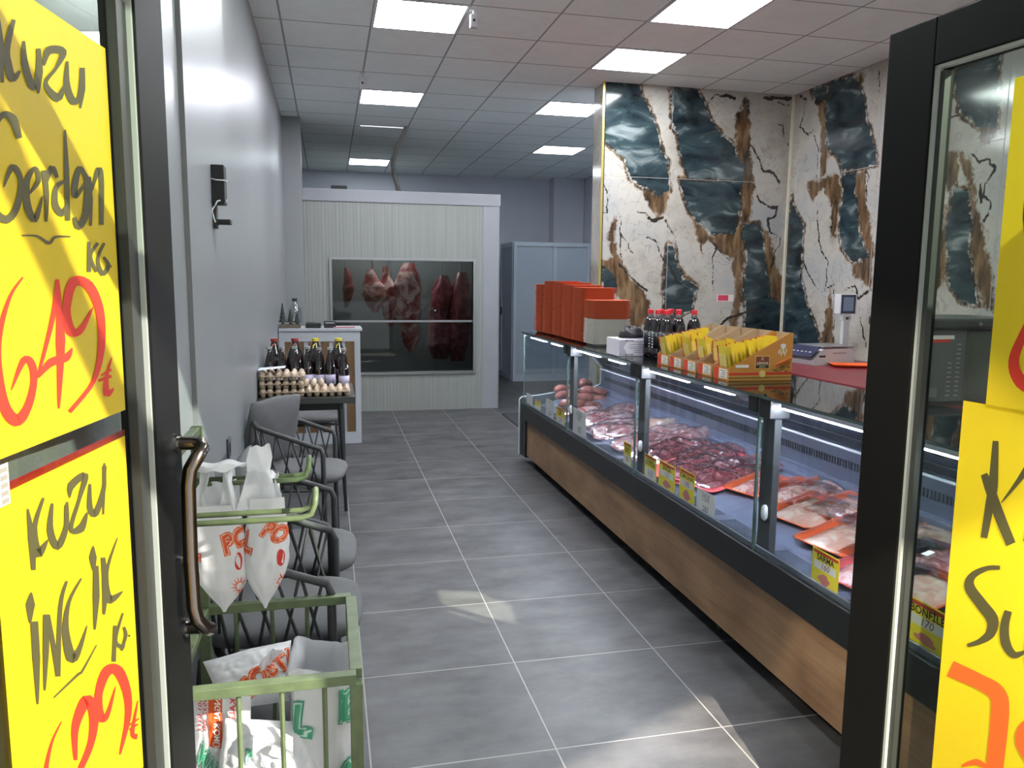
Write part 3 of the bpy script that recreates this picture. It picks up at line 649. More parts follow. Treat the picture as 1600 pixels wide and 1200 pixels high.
def meat_mat(name, red, fat, scale, lo=.42, hi=.58, rough=.3, coat=.6, dist=1.0):
    m, n, l, p = new_mat(name)
    tc = n.new('ShaderNodeTexCoord'); z = n.new('ShaderNodeTexNoise'); z.inputs['Scale'].default_value = scale; z.inputs['Detail'].default_value = 6; z.inputs['Distortion'].default_value = dist
    l.new(tc.outputs['Object'], z.inputs['Vector']); r = n.new('ShaderNodeValToRGB'); e = r.color_ramp.elements
    e.new(.5); e[0].position = lo; e[0].color = srgb(*red); e[1].position = (lo+hi)/2; e[1].color = srgb(*[(a*.55+c*.45) for a, c in zip(red, fat)]); e[2].position = hi; e[2].color = srgb(*fat)
    l.new(z.outputs['Fac'], r.inputs[0]); l.new(r.outputs[0], p.inputs['Base Color']); p.inputs['Roughness'].default_value = rough
    p.inputs['Coat Weight'].default_value = coat; p.inputs['Coat Roughness'].default_value = .1; p.inputs['Subsurface Weight'].default_value = .08; p.inputs['Subsurface Scale'].default_value = .01
    bm = n.new('ShaderNodeBump'); bm.inputs['Strength'].default_value = .5; bm.inputs['Distance'].default_value = .01; l.new(z.outputs['Fac'], bm.inputs['Height']); l.new(bm.outputs[0], p.inputs['Normal'])
    return m
carc = meat_mat('carcass_meat', (150, 58, 58), (226, 190, 184), 7, .4, .6); redm = meat_mat('dark_beef', (82, 26, 32), (150, 84, 88), 9, .45, .66)
def carcass(x, y, ztop, zbot, prof, m, lb, k):
    t = thing('hanging_carcass', (x, y, zbot), 0, lb, 'meat', 'carcasses hanging in the cold room')
    Hh = ztop-zbot
    def f(u, v):
        a = 2*PI*u; i = v*(len(prof)-1); j = min(int(i), len(prof)-2); w = prof[j]*(1-i+j)+prof[j+1]*(i-j)
        r = w*(1+.25*nz((math.cos(a)*1.2, math.sin(a)*1.2, v*4), 1.3, k)); sway = .03*math.sin(3*v+k)
        return (r*math.cos(a)*1.1+sway, r*math.sin(a)*.7, v*Hh)
    MB().surf(f, 20, 30, True).build('side_of_meat', m, t, True)
    MB().tube([(0, 0, Hh-.05), (0, 0, 1.845-zbot), (.0, .012, 1.888-zbot), (0, .03, 1.86-zbot)], .006).build('meat_hook', steel, t)
for k, (u, w, za, zb, y, prof, m, lb) in enumerate((
    (541, .09, 1.68, 1.2, CY+.6, [.02, .05, .06, .045, .02], redm, 'small dark red cut hanging at the far left of the cold room window'),
    (582, .12, 1.66, 1.15, CY+.3, [.03, .09, .13, .12, .07, .03], carc, 'pale carcass hanging left of centre in the cold room window'),
    (607, .1, 1.70, .98, CY+.34, [.03, .08, .08, .11, .10, .04, .03], carc, 'pink carcass with a narrow top beside the left pale one'),
    (641, .12, 1.74, .66, CY+.3, [.02, .09, .10, .12, .14, .13, .15, .12, .06], carc, 'longest pale carcass, hanging in the centre of the cold room window'),
    (690, .13, 1.60, .55, CY+.6, [.08, .13, .13, .12, .13, .12, .05], redm, 'dark red side of beef right of the long pale carcass'),
    (718, .13, 1.64, .52, CY+.6, [.08, .12, .13, .14, .13, .12, .05], redm, 'dark red side of beef at the right edge of the cold room window'))):
    carcass(on('Y', y, u, 480).x, y, za, zb, prof, m, lb, k)
p = on('Y', 9.4, 529, 290); t = thing('roof_device', (p.x, 9.45, zt-.01), 0, 'small black device lying on the cold room roof', 'device')
MB().box(-.10, .10, -.06, .06, 0, .035, .006).build('base', dark, t); MB().box(-.085, .095, -.05, .05, .03, .075, .01).build('cover', mat('worn_black', (40, 40, 42), .6), t)

# ------------------------------------------------------------------ blue-grey booth at the back right, dark mat
bl = mat('booth_panel', (156, 166, 178), .4, var=.03, scale=2); bf = mat('booth_frame', (168, 178, 190), .4)
byf = 11.6; xa = on('Y', byf, 803, 378).x; xb = 3.96; xm = on('Y', byf, 868, 378).x; zb = 2.13
t = thing('storage_booth', (xa, byf, 0), 0, 'tall blue-grey panelled booth behind the orange tray stacks', 'booth')
MB().box(0, xb-xa, .02, .9, 0, zb-.03).build('carcass', bl, t)
b = MB(); fw = .05
for q0, q1 in ((0, fw), (xm-xa-.03, xm-xa+.03), (xb-xa-fw, xb-xa)): b.box(q0, q1, 0, .03, .0, zb, .004)
b.box(fw, xb-xa-fw, .002, .028, zb-.06, zb).box(fw, xb-xa-fw, .002, .028, 0, .1); b.build('frame', bf, t)
b = MB()
b.box(-.012, 0, .05, .12, 0, zb).box(-.012, 0, .78, .88, 0, zb).box(-.012, 0, .12, .78, zb-.07, zb).box(-.012, 0, .12, .78, 0, .1); b.build('side_door', bf, t)
MB().box(-.04, -.012, .74, .76, 1.0, 1.12, .004).build('side_handle', dark, t)
tag(MB().box(1.93, 3.3, 7.0, 8.7, .0, .012, .003).build('floor_mat', mat('mat_rubber', (46, 48, 52), .9, var=.2, scale=60)), 'dark rubber floor mat behind the far end of the display counter', 'mat')

# ------------------------------------------------------------------ reception cabinet, its things
cw = mat('cabinet_white', (166, 169, 175), .4); wood_sl = mat('slat_wood', (98, 74, 46), .6, var=.35, scale=6, stretch=(3, 3, .4))
cabx0, cabx1, caby = -.452, .276, 7.36; ct = 1.085
t = thing('reception_cabinet', ((cabx0+cabx1)/2, caby, 0), 0, 'white reception cabinet with upright brown slats, behind the egg table', 'cabinet')
ox = -(cabx0+cabx1)/2
b = MB(); b.box(cabx0+ox, cabx1+ox, .012, .42, 0, ct-.025).box(cabx1+ox-.05, cabx1+ox, 0, .012, 0, ct-.025).box(cabx0+ox, cabx0+ox+.05, 0, .012, 0, ct-.025).box(cabx0+ox+.05, cabx1+ox-.05, 0, .012, 0, .11).box(cabx0+ox+.05, cabx1+ox-.05, 0, .012, ct-.12, ct-.025); b.build('body', cw, t)
MB().box(cabx0+ox, cabx1+ox+.02, -.015, .43, ct-.025, ct, .003).build('worktop', cw, t)
q = cabx1+ox-.055
for k in range(6):
    MB().box(q-.075, q, .002, .0115, .112, ct-.122).build('slat', wood_sl, t); q -= .113
def lbl(o): return o
treem = mat('toy_tree_green', (46, 58, 52), .8, var=.3, scale=40)
tr = thing('wooden_tray', (-.372, 7.46, ct), 0, 'flat dark wooden tray at the left end of the reception cabinet', 'tray'); MB().box(-.075, .115, -.06, .06, 0, .03, .003).build('board', mat('tray_wood', (86, 78, 66), .7, var=.2), tr)
for k, (dx, h_) in enumerate(((-.045, .20), (.025, .14), (.085, .115))):
    t = thing('toy_tree', (-.372+dx, 7.45, ct+.03), 0, ['tallest little dark fir tree ornament on the wooden tray', 'middle little fir tree ornament on the wooden tray', 'shortest little fir tree ornament, right end of the wooden tray'][k], 'ornament', 'little fir trees on the tray')
    MB().lathe([(.012, 0), (.012, .03)], seg=8).build('stem', wood_sl, t)
    pr_ = []
    for j in range(5): z = .025+(h_-.03)*j/5; r = .036*(1-j/5.5); pr_ += [(r, z), (r*.55, z+(h_-.03)/5)]
    MB().lathe(pr_+[(.001, h_)], seg=10).build('foliage', treem, t, False)
clear = glass('bottle_clear', (226, 232, 236), .6)
t = thing('glass_jug', (-.31, 7.52, ct+.03), 0, 'clear empty glass jug behind the little fir trees', 'jug')
MB().lathe([(.03, 0), (.055, .01), (.06, .08), (.055, .14), (.028, .185), (.02, .2), (.02, .22)], seg=20).build('body', clear, t, True)
MB().lathe([(.023, .215), (.023, .24)], seg=16).build('cap', dark, t)
t = thing('card_reader', (-.13, 7.45, ct), 0, 'black card reader lying on the reception cabinet', 'card reader'); MB().box(-.085, .055, -.05, .05, 0, .05, .008).build('body', dark, t); MB().box(-.075, .0, -.035, .03, .05, .053).build('screen', black_glass, t)
t = thing('receipt_printer', (.005, 7.47, ct), 0, 'small upright black receipt printer on the reception cabinet', 'printer'); MB().box(-.055, .055, -.05, .05, 0, .065, .006).build('body', mat('printer_black', (30, 31, 33), .45), t); MB().box(-.04, .04, -.052, -.04, .045, .05).build('paper_slot', white, t)
t = thing('phone', (.17, 7.45, ct), .1, 'flat dark phone near the right end of the reception cabinet', 'phone'); MB().box(-.14, .06, -.035, .035, 0, .010, .003).build('body', mat('phone_pink', (150, 90, 96), .4), t)

# ------------------------------------------------------------------ table with eggs and syrup bottles
ty0, ty1, tz = 5.12, 5.82, .775; tx0, tx1 = -.452, .155
tm = mat('table_top_dark', (60, 62, 60), .35, var=.2, scale=5)
t = thing('side_table', ((tx0+tx1)/2, (ty0+ty1)/2, 0), 0, 'dark square table carrying egg trays and syrup bottles', 'table')
hx, hy = (tx1-tx0)/2, (ty1-ty0)/2
MB().box(-hx, hx, -hy, hy, tz-.045, tz, .004).build('tabletop', tm, t)
for sx, sy in ((-1, -1), (1, -1), (-1, 1), (1, 1)):
    MB().tube([(sx*(hx-.10), sy*(hy-.10), tz-.045), (sx*(hx-.07), sy*(hy-.03), 0)], [.016, .012], 8).build('leg', dark, t)
for q0 in (-hy+.09, hy-.11): MB().box(-hx+.08, hx-.08, q0, q0+.02, tz-.10, tz-.045).build('apron', dark, t)
pulp = mat('egg_pulp', (150, 132, 110), .9, var=.18, scale=40); eggm = mat('egg_shell', (190, 168, 148), .4, var=.08, scale=4)
EP = .048
def egg_tray(x, y, z, nx, ny, lb, grp):
    t = thing('egg_tray', (x, y, z), 0, lb, 'egg tray', grp)
    wx, wy = nx*EP, ny*EP
    def f(u, v):
        px, py = u*nx, v*ny
        h_ = .5-.5*math.cos(2*PI*px)*1 ; g = .5-.5*math.cos(2*PI*py)
        edge = min(u, 1-u, v, 1-v)*30
        zz = .012+.026*(1-h_*g)
        if edge < 1: zz = .03
        return ((u-.5)*wx, (v-.5)*wy, zz)
    MB().surf(f, nx*6, ny*6).build('pulp_sheet', pulp, t, True)
    b = MB()
    for i in range(nx):
        for j in (0, ny-1): b.lathe([(.014, 0), (.022, .028)], ((i+.5-nx/2)*EP, (j+.5-ny/2)*EP, 0), 8)
    for j in range(1, ny-1):
        for i in (0, nx-1): b.lathe([(.014, 0), (.022, .028)], ((i+.5-nx/2)*EP, (j+.5-ny/2)*EP, 0), 8)
    b.build('egg_cup_foot', pulp, t, True)
    return t
def egg_proto():
    b = MB(); b.lathe([(.001, 0), (.010, .002), (.018, .010), (.0215, .022), (.019, .037), (.012, .049), (.001, .055)], seg=12)
    o = b.build('egg', eggm, None, True); return tag(o, '', 'egg')
egg0 = egg_proto(); first = [True]
def eggs(cx, cy, z, nx, ny, rows, lb, grp, cols=None):
    for j in rows:
        for i in (cols if cols else range(nx)):
            if first[0]: o = egg0; first[0] = False
            else: o = egg0.copy(); COL.objects.link(o)
            o.scale = (.92, .92, .86); o.location = (cx+(i+.5-nx/2)*EP, cy+(j+.5-ny/2)*EP, z+.013); o.rotation_euler = (random.uniform(-.12, .12), random.uniform(-.12, .12), random.uniform(0, 6))
            o['label'] = lb; o['group'] = grp
eyc = ty0+.14
ex1, ex2 = -.305, -.017
egg_tray(ex1, eyc, tz, 6, 5, 'bottom pulp egg tray of the left stack on the dark table', 'egg trays on the table')
egg_tray(ex1, eyc, tz+.052, 6, 5, 'middle pulp egg tray of the left stack', 'egg trays on the table')
egg_tray(ex1, eyc, tz+.104, 6, 5, 'top pulp egg tray of the left stack, half under a sheet of paper', 'egg trays on the table')
eggs(ex1, eyc, tz, 6, 5, (0,), 'cream egg in the front row of the bottom left tray', 'eggs in the bottom left tray')
eggs(ex1, eyc, tz+.052, 6, 5, (0,), 'cream egg in the front row of the middle left tray', 'eggs in the middle left tray')
eggs(ex1, eyc, tz+.104, 6, 5, (0, 1, 2, 3, 4), 'cream egg in the topmost tray of the left stack', 'eggs in the topmost left tray')
egg_tray(ex2, eyc, tz, 6, 5, 'pulp egg tray on the right half of the table', 'egg trays on the table')
eggs(ex2, eyc, tz, 6, 5, (0, 1, 2, 3, 4), 'cream egg set in the right-hand tray', 'eggs in the right tray')
eggs(ex2-.02, eyc+.02, tz+.042, 6, 5, (1, 2, 3), 'cream egg heaped on top of the right-hand tray', 'eggs heaped on the right tray', (0, 1, 2))
t = MB().surf(lambda u, v: (-.45+.165*u, ty0+.03+.15*v, tz+.178+.012*u+.003*math.sin(6*v)), 6, 6).build('paper_sheet', mat('white_paper', (210, 212, 222), .6)); tag(t, 'white sheet of paper lying on the left egg stack', 'paper')
syrup = mat('dark_syrup', (24, 14, 16), .08, spec=.8, coat=.6); lab = mat('bottle_label', (178, 172, 196), .6)
def bottle(r, h_, capc, label=None, neck=.014, big=False):
    t = thing('syrup_bottle', (0, 0, 0), 0, '', 'bottle')
    if big: pr_ = [(r*.9, 0), (r, .01), (r*.96, h_*.25), (r, h_*.3), (r, h_*.55), (r*.8, h_*.72), (r*.4, h_*.88), (neck, h_*.93), (neck, h_*.96)]
    else: pr_ = [(r*.9, 0), (r, .008), (r, h_*.5), (r*.94, h_*.56), (r*.7, h_*.72), (neck, h_*.86), (neck, h_*.94)]
    MB().lathe(pr_, seg=18).build('body', syrup, t, True)
    MB().lathe([(neck+.004, h_*.94), (neck+.005, h_)], seg=14).build('cap', capc, t)
    if label: MB().lathe([(r+.0008, h_*.12), (r+.0008, h_*.36)], seg=18).build('label', lab, t, True)
    if big: 
        b = MB(); b.tube([(0, -neck, h_*.9), (-r*.4, -r*.6, h_*.86), (-r*.5, -r*.7, h_*.8)], .004, 6); b.build('handle_loop', capc, t)
    return t
capr = mat('cap_red', (150, 50, 46), .4); capy = mat('cap_yellow', (206, 190, 60), .4); capg = mat('cap_clear', (150, 156, 150), .3); capw = mat('cap_pale', (150, 150, 150), .4)
B1, B2, B3 = bottle(.062, .34, capr, big=True, neck=.022), bottle(.062, .34, capy, big=True, neck=.022), bottle(.040, .30, capg, True)
B4 = bottle(.036, .29, capw, True)
big = [(-.38, capr, B1, 'large syrup jug with a dark red cap, at the left end of the back row'), (-.24, capr, B1, 'large syrup jug with a dark red cap, second in the back row'), (-.10, capy, B2, 'large syrup jug with a yellow cap, in the middle of the back row'), (.06, capy, B2, 'large syrup jug with a yellow-green cap, at the right end of the back row')]
for x, c, pb_, lb in big: put(pb_, (x, 5.70, tz), .3, lb, 'large syrup jugs in the back row')
names = ['first slim syrup bottle from the left, behind the left eggs', 'second slim syrup bottle from the left', 'third slim syrup bottle, behind the left egg stack', 'fourth slim syrup bottle, between the two egg stacks', 'slim syrup bottle with a pale label, behind the heaped eggs', 'slim syrup bottle with a pale label, second from the right', 'slim syrup bottle with a pale label, rightmost on the table']
for k, x in enumerate((-.40, -.322, -.235, -.15, -.075, -.002, .09)):
    put(B3 if k < 4 else B4, (x, 5.50 if k < 6 else 5.42, tz), k*1.1, names[k], 'slim syrup bottles in the front row')

# ------------------------------------------------------------------ the display counter
CX, C0, C1, CT = 1.58, 1.0, 6.36, 1.112           # front plane, ends, top of the black glass
JN = [6.34, 5.10, 3.865, 2.636, 1.395, C0+.02]     # pane joints
band = mat('counter_black', (30, 32, 33), .3, spec=.35); steelb = mat('case_steel', (122, 132, 158), .28, metal=.55, var=.10, scale=3, stretch=(1, 6, 1)); rear = mat('case_rear', (84, 90, 108), .35, metal=.4)
def wood_mat():
    m, n, l, p = new_mat('oak_front'); tc = n.new('ShaderNodeTexCoord')
    def nzn(sc_, st, det=6, dist=0):
        mp = n.new('ShaderNodeMapping'); mp.inputs['Scale'].default_value = st; l.new(tc.outputs['Object'], mp.inputs[0])
        z = n.new('ShaderNodeTexNoise'); z.inputs['Scale'].default_value = sc_; z.inputs['Detail'].default_value = det; z.inputs['Distortion'].default_value = dist; l.new(mp.outputs[0], z.inputs['Vector']); return z
    a = nzn(4, (1, .8, 1.2), 6, .3); c = nzn(22, (1, .12, 2.6), 4)
    mu = n.new('ShaderNodeMix'); mu.data_type = 'RGBA'; mu.blend_type = 'MULTIPLY'; mu.inputs[0].default_value = .3
    r = n.new('ShaderNodeValToRGB'); e = r.color_ramp.elements; e.new(.5); e[0].position = .28; e[0].color = srgb(118, 90, 66); e[1].color = srgb(146, 114, 84); e[2].position = .74; e[2].color = srgb(164, 132, 100); l.new(a.outputs['Fac'], r.inputs[0])
    r2 = n.new('ShaderNodeValToRGB'); e = r2.color_ramp.elements; e[0].position = .35; e[0].color = srgb(170, 150, 130); e[1].position = .6; e[1].color = (1, 1, 1, 1); l.new(c.outputs['Fac'], r2.inputs[0])
    l.new(r.outputs[0], mu.inputs[6]); l.new(r2.outputs[0], mu.inputs[7]); l.new(mu.outputs[2], p.inputs['Base Color']); p.inputs['Roughness'].default_value = .42; return m
oak = wood_mat()
ctr = thing('display_counter', (CX, C0, 0), 0, 'long refrigerated meat display counter with oak front, black band and glass panes', 'display counter')
def kx(b, x0, x1, y0, y1, z0, z1, bev=0): return b.box(x0-CX, x1-CX, y0-C0, y1-C0, z0, z1, bev)
kx(MB(), CX+.02, CX+.04, C0+.02, C1-.13, .072, .376).build('oak_panel', oak, ctr)
kx(MB(), CX, CX+.07, C0, C1, .374, .498, .004).build('black_band', band, ctr)
kx(kx(MB(), CX+.004, CX+.06, C1-.13, C1, .055, .376, .003), CX+.04, CX+.95, C1-.05, C1, .055, .40).build('end_column', band, ctr)
kx(MB(), CX+.12, CX+.80, C0+.05, C1-.15, .05, .20).build('plinth', dark, ctr)
for y in (C0+.3, 3.0, 4.8, C1-.2):
    for x in (CX+.10, CX+.75): MB().tube([(x-CX, y-C0, .05), (x-CX, y-C0, .0)], .022, 12).build('foot', dark, ctr)
b = MB(); kx(b, CX+.042, CX+.80, C0+.02, C1-.06, .20, .372); b.build('lower_body', band, ctr)
# inside: grille shelf behind the glass, tilted deck, rear wall with air slots, ledge
def decz(x): return .492+max(0, min(1, (x-CX-.16)/.06))*.02+max(0, x-CX-.22)*.19
b = MB(); b.surf(lambda u, v: (.03+.70*u, .02+(C1-C0-.06)*v, decz(CX+.03+.70*u)), 36, 1); deck = b.build('deck', steelb, ctr)
b = MB()
for k in range(int((C1-C0-.2)/.012)):
    y = .06+k*.012
    if (k % 34) < 28: b.box(.055, .15, y, y+.003, .4925, .4935)
tag(b.build('air_slot', mat('slot_dark', (60, 66, 78), .6), deck), kind='stuff')
b = MB()
for y in range(1, 9): b.box(.03, .73, y*.62, y*.62+.002, .495, .496)
b = MB(); kx(b, CX+.70, CX+.73, C0+.02, C1-.04, .50, .79); kx(b, CX+.69, CX+.80, C0+.02, C1-.04, .785, .80); b.build('rear_wall', rear, ctr)
MB().tube([(.69, .02, .79), (.69, C1-C0-.04, .79)], .006, 8).build('ledge_trim', mat('pale_edge', (205, 210, 220), .3), ctr)
b = MB(); kx(b, CX+.66, CX+.70, C0+.02, C1-.04, .58, .64); kx(b, CX+.63, CX+.66, C0+.02, C1-.04, .585, .61); b.build('rear_step', steelb, ctr)
b = MB()
for k in range(int((C1-C0-.2)/.02)): b.box(.694, .6995, .08+k*.02, .088+k*.02, .70, .735)
tag(b.build('rear_vent', mat('vent_dark', (48, 52, 62), .5), ctr), kind='stuff')
b = MB(); b.quad((.49, .02, 1.098), (.49, C1-C0-.04, 1.098), (.72, C1-C0-.04, .80), (.72, .02, .80)); b.build('rear_pane', glass('smoked_pane', (92, 98, 104), .8), ctr)
kx(kx(MB(), CX+.80, CX+.95, C0+.02, C1-.04, .2, .80), CX+.04, CX+.8, C1-.052, C1-.045, .3, .5).build('rear_body', band, ctr)
kx(MB(), CX-.004, CX+.495, C0, C1+.004, CT-.010, CT).build('top_glass', black_glass, ctr)
b = MB(); kx(b, CX-.005, CX-.0035, C0, C1, CT-.011, CT-.001); b.build('top_edge', mat('glass_rim', (70, 84, 82), .1, spec=1), ctr)
ledm = emis('led_light', (240, 244, 255), LED)
for a, c in zip(JN[1:], JN[:-1]):
    g = kx(MB(), CX+.012, CX+.018, a+.006, c-.006, .498, CT-.012).build('glass_pane', case_glass, ctr)
    kx(kx(MB(), CX+.0105, CX+.0195, a+.0045, a+.006, .498, CT-.012), CX+.0105, CX+.0195, c-.006, c-.0045, .498, CT-.012).build('pane_edge', edge_glass, g)
    e = kx(MB(), CX+.04, CX+.085, a+.10, c-.10, CT-.038, CT-.014).build('light_strip', sil, ctr)
    for q0, q1 in ((.22, .42), (.56, .92)): kx(MB(), CX+.046, CX+.060, a+(c-a)*q0, a+(c-a)*q1, CT-.045, CT-.038).build('led_tube', ledm, e)
for y in JN[1:-1]:
    b = kx(MB(), CX+.035, CX+.065, y-.075, y+.01, .495, CT-.012, .003); post = b.build('glass_post', mat('post_grey', (52, 56, 58), .5), ctr)
    kx(kx(MB(), CX+.004, CX+.09, y-.085, y-.012, CT-.085, CT-.010, .004), CX+.006, CX+.05, y+.014, y+.075, CT-.075, CT-.010, .004).build('pane_bracket', dark, post)
    MB().lathe([(.006, -.03), (.012, -.02), (.014, 0), (.012, .02), (.006, .03)], (.026, y-C0+.0-.05, .66), 12).build('pane_catch', mat('clear_catch', (190, 196, 196), .1, spec=.9), post, True)
kx(MB(), CX+.02, CX+.03, C0+.02, C1-.04, .498, .518).build('lower_rail', mat('rail_grey', (120, 128, 136), .3, metal=.5), ctr)
# far end cheek: grey body with a bright edge, glass above it
prof = [(-.01, .055), (-.01, .535), (.01, .552), (.15, .561), (.35, .589), (.64, .617), (.715, .649), (.73, .789), (.585, .95), (.50, 1.098), (.95, 1.098), (.95, .055)]
t = MB().prism(prof, 'Y', C1-C0+.002, C1-C0+.035).build('end_cheek', mat('cheek_grey', (86, 92, 98), .4), ctr)
MB().tube([(x, C1-C0+.018, z) for x, z in prof[:10]], .008, 8).build('cheek_trim', mat('bright_trim', (206, 212, 208), .2, spec=.9), t)
MB().prism([(.01, .54), (.35, .589), (.64, .617), (.715, .649), (.73, .789), (.585, .95), (.50, 1.098), (.01, 1.098)], 'Y', C1-C0-.012, C1-C0-.006).build('end_glass', case_glass, ctr)

# price cards standing behind the glass
cred = mat('card_red', (206, 62, 36), .5); cyel = mat('card_yellow', (246, 222, 40), .5); cwh = mat('card_white', (236, 230, 222), .5); cblk = mat('card_black', (24, 22, 18), .5); cpen = mat('card_pen', (150, 60, 80), .5); cpen2 = mat('card_pen_dark', (96, 74, 78), .5); cpk = mat('card_meat', (206, 120, 112), .5)
def card(u0, v0, u1, v1, vt, lines, price, kind, lb, red=True):
    """bottom-left (u0,v0) and bottom-right (u1,v1) pixel, vt = pixel of the top-left corner; stands on the inner sill"""
    x = CX+.034
    A, B, T = on('X', x, u0, v0), on('X', x, u1, v1), on('X', x, u0, vt)
    w, h_ = A.y-B.y, T.z-A.z
    zb = .4925; c = (A.y+B.y)/2
    t = thing('price_card', (x, c, zb+.004), -PI/2, lb, 'price card', 'price cards along the counter glass')
    base = cwh if kind in ('white', 'pen') else cyel
    f = lambda px, py, d=0: (px*w, -.0011-d+0*py, py*h_)
    tilt = MB().box(-w/2, w/2, -.001, 0, 0, h_).build('card', base, t)
    def bx(nm, m, a, c_, p, q, d=.0003): 
        MB().box(a*w, c_*w, -.0011-d, -.001, p*h_, q*h_).build(nm, m, t)
    if kind == 'yellow' or kind == 'slim':
        bx('top_bar', cred, -.46, .46, .89, .965); bx('bottom_bar', cred, -.46, .46, .03, .09)
    if kind == 'slim':
        bx('price_field', cwh, -.42, .42, .16, .50)
    if kind == 'yellow':
        bx('price_field', cwh, -.42, .40, .50, .70)
        b = MB(); 
        for k in range(12):
            a = 2*PI*k/12; b.ell((w*.17*math.cos(a)*random.uniform(.2, 1), -.0015, h_*(.28+.11*math.sin(a)*random.uniform(.2, 1))), w*.12, .0004, h_*.05, 8, 5)
        b.build('meat_picture', cpk, t)
    F = lambda px, py: (px, -.0016, py)
    y = .80 if kind == 'yellow' else .83
    for i, s in enumerate(lines):
        sz = min(.22*h_, 1.5*w/max(3, len(s)))
        yy = (y-.16*i)*h_
        text('lettering', s, sz, lambda px, py, yy=yy: (px, -.0017, py+yy), cblk if kind != 'pen' else cpen2, t, off=.02 if kind != 'pen' else 0)
    if price:
        py0 = {'yellow': .60, 'slim': .33, 'white': .5, 'pen': .28}[kind]*h_; sz = (.24 if kind == 'yellow' else .32)*h_
        text('price_figures', price, sz, lambda px, py: (px, -.0018, py+py0), cpen if kind != 'pen' else cpen2, t, shear=.2)
    return t
card(823, 622, 832, 631, 603, [], '', 'white', 'faded white price card at the far end of the counter')
card(836, 633, 845, 642, 616, ['DA', 'NA'], '', 'slim', 'narrow yellow price card, second from the far end of the counter')
card(853, 650, 865, 658, 620, ['ET'], '260', 'pen', 'white handwritten price card, third from the far end')
card(869, 657, 882, 668, 630, ['KUZU', 'BUT'], '240', 'slim', 'yellow price card before the first glass joint from the far end')
card(895, 682, 915, 697, 640, ['KOKO', 'REC'], '185', 'pen', 'white handwritten price card just after the first glass post from the far end')
card(974, 722, 986, 731, 683, ['KUZU', 'BUT'], '381', 'slim', 'slim yellow price card reading BUT, just before a glass joint')
card(1007, 743, 1025, 757, 702, ['KUZU', 'KUYRUK'], '315', 'slim', 'slim yellow price card reading KUYRUK, just after a glass post')
card(1029, 759, 1054, 777, 714, ['İNCİK'], '132', 'yellow', 'yellow price card reading İNCİK')
card(1061, 779, 1084, 796, 726, ['TÜM KANAT'], '185', 'yellow', 'yellow price card reading TÜM KANAT with a chicken picture')
card(1088, 797, 1116, 820, 758, ['TAVUK', 'CİĞER'], '283', 'pen', 'white handwritten price card reading 283')
card(1267, 912, 1308, 943, 852, ['SARMA'], '160', 'yellow', 'yellow price card reading SARMA')
card(1413, 1000, 1478, 1047, 922, ['BONFİLE'], '170', 'yellow', 'yellow price card reading BONFİLE, seen through the right door pane')

# ------------------------------------------------------------------ meat in the counter
foam = mat('foam_orange', (238, 104, 46), .5, sub=.1); foamk = mat('foam_black', (44, 34, 38), .5); foamp = mat('foam_pink', (226, 92, 96), .5)
film = glass('cling_film', (246, 246, 248), 1.6, .08)
m_beef = meat_mat('sliced_beef', (122, 56, 64), (200, 140, 142), 20, .42, .72, .25, .9, 1.8)
m_lamb = meat_mat('lamb_cut', (184, 106, 108), (236, 214, 216), 13, .34, .62, .25, .9, 1.6)
m_chick = meat_mat('chicken_piece', (230, 182, 158), (246, 224, 206), 14, .4, .62, .22, 1.0, .8)
m_mince = meat_mat('chicken_strips', (226, 168, 152), (248, 226, 218), 34, .42, .58, .25, .9, 2)
m_pink = meat_mat('pink_cut', (212, 128, 126), (246, 218, 214), 18, .4, .6, .25, .9, 1)
m_saus = meat_mat('sausage_skin', (118, 62, 56), (158, 102, 92), 20, .4, .66, .3, .6, .5)
def rr(w, l, r, n=4):
    out = []
    for cx, cy, a0 in ((w/2-r, l/2-r, 0), (-w/2+r, l/2-r, PI/2), (-w/2+r, -l/2+r, PI), (w/2-r, -l/2+r, 1.5*PI)):
        for k in range(n+1): a = a0+PI/2*k/n; out.append((cx+r*math.cos(a), cy+r*math.sin(a)))
    return out
def tray_mb(w, l, h_=.022, n=4):
    b = MB(); rings = []
    for dw, z in ((-.022, 0), (0, h_-.003), (.006, h_), (-.002, h_), (-.026, .004)):
        rings.append([b.b.verts.new((x, y, z)) for x, y in rr(w+2*dw, l+2*dw, .03+dw*.5, n)])
    for a, c in zip(rings, rings[1:]):
        for k in range(len(a)): b.b.faces.new((a[k], a[(k+1) % len(a)], c[(k+1) % len(a)], c[k]))
    b.b.faces.new(rings[0][::-1]); b.b.faces.new(rings[-1]); return b
def mound(w, l, h_, k, fr=18, rough=.5, pieces=0):
    def f(u, v):
        x, y = (u-.5)*w, (v-.5)*l
        e = (1-abs(2*u-1)**3)*(1-abs(2*v-1)**3)
        n_ = nz((x, y, 0), fr, k)+.5*nz((x, y, .3), fr*2.3, k)
        if pieces: n_ += .8*abs(math.sin(PI*pieces*(u+.12*nz((x, y, 1), 9, k))))-.3
        return (x+.006*nz((x, y, 4), 20, k), y, .006+h_*e*(1+rough*n_))
    return MB().surf(f, 26, 26)
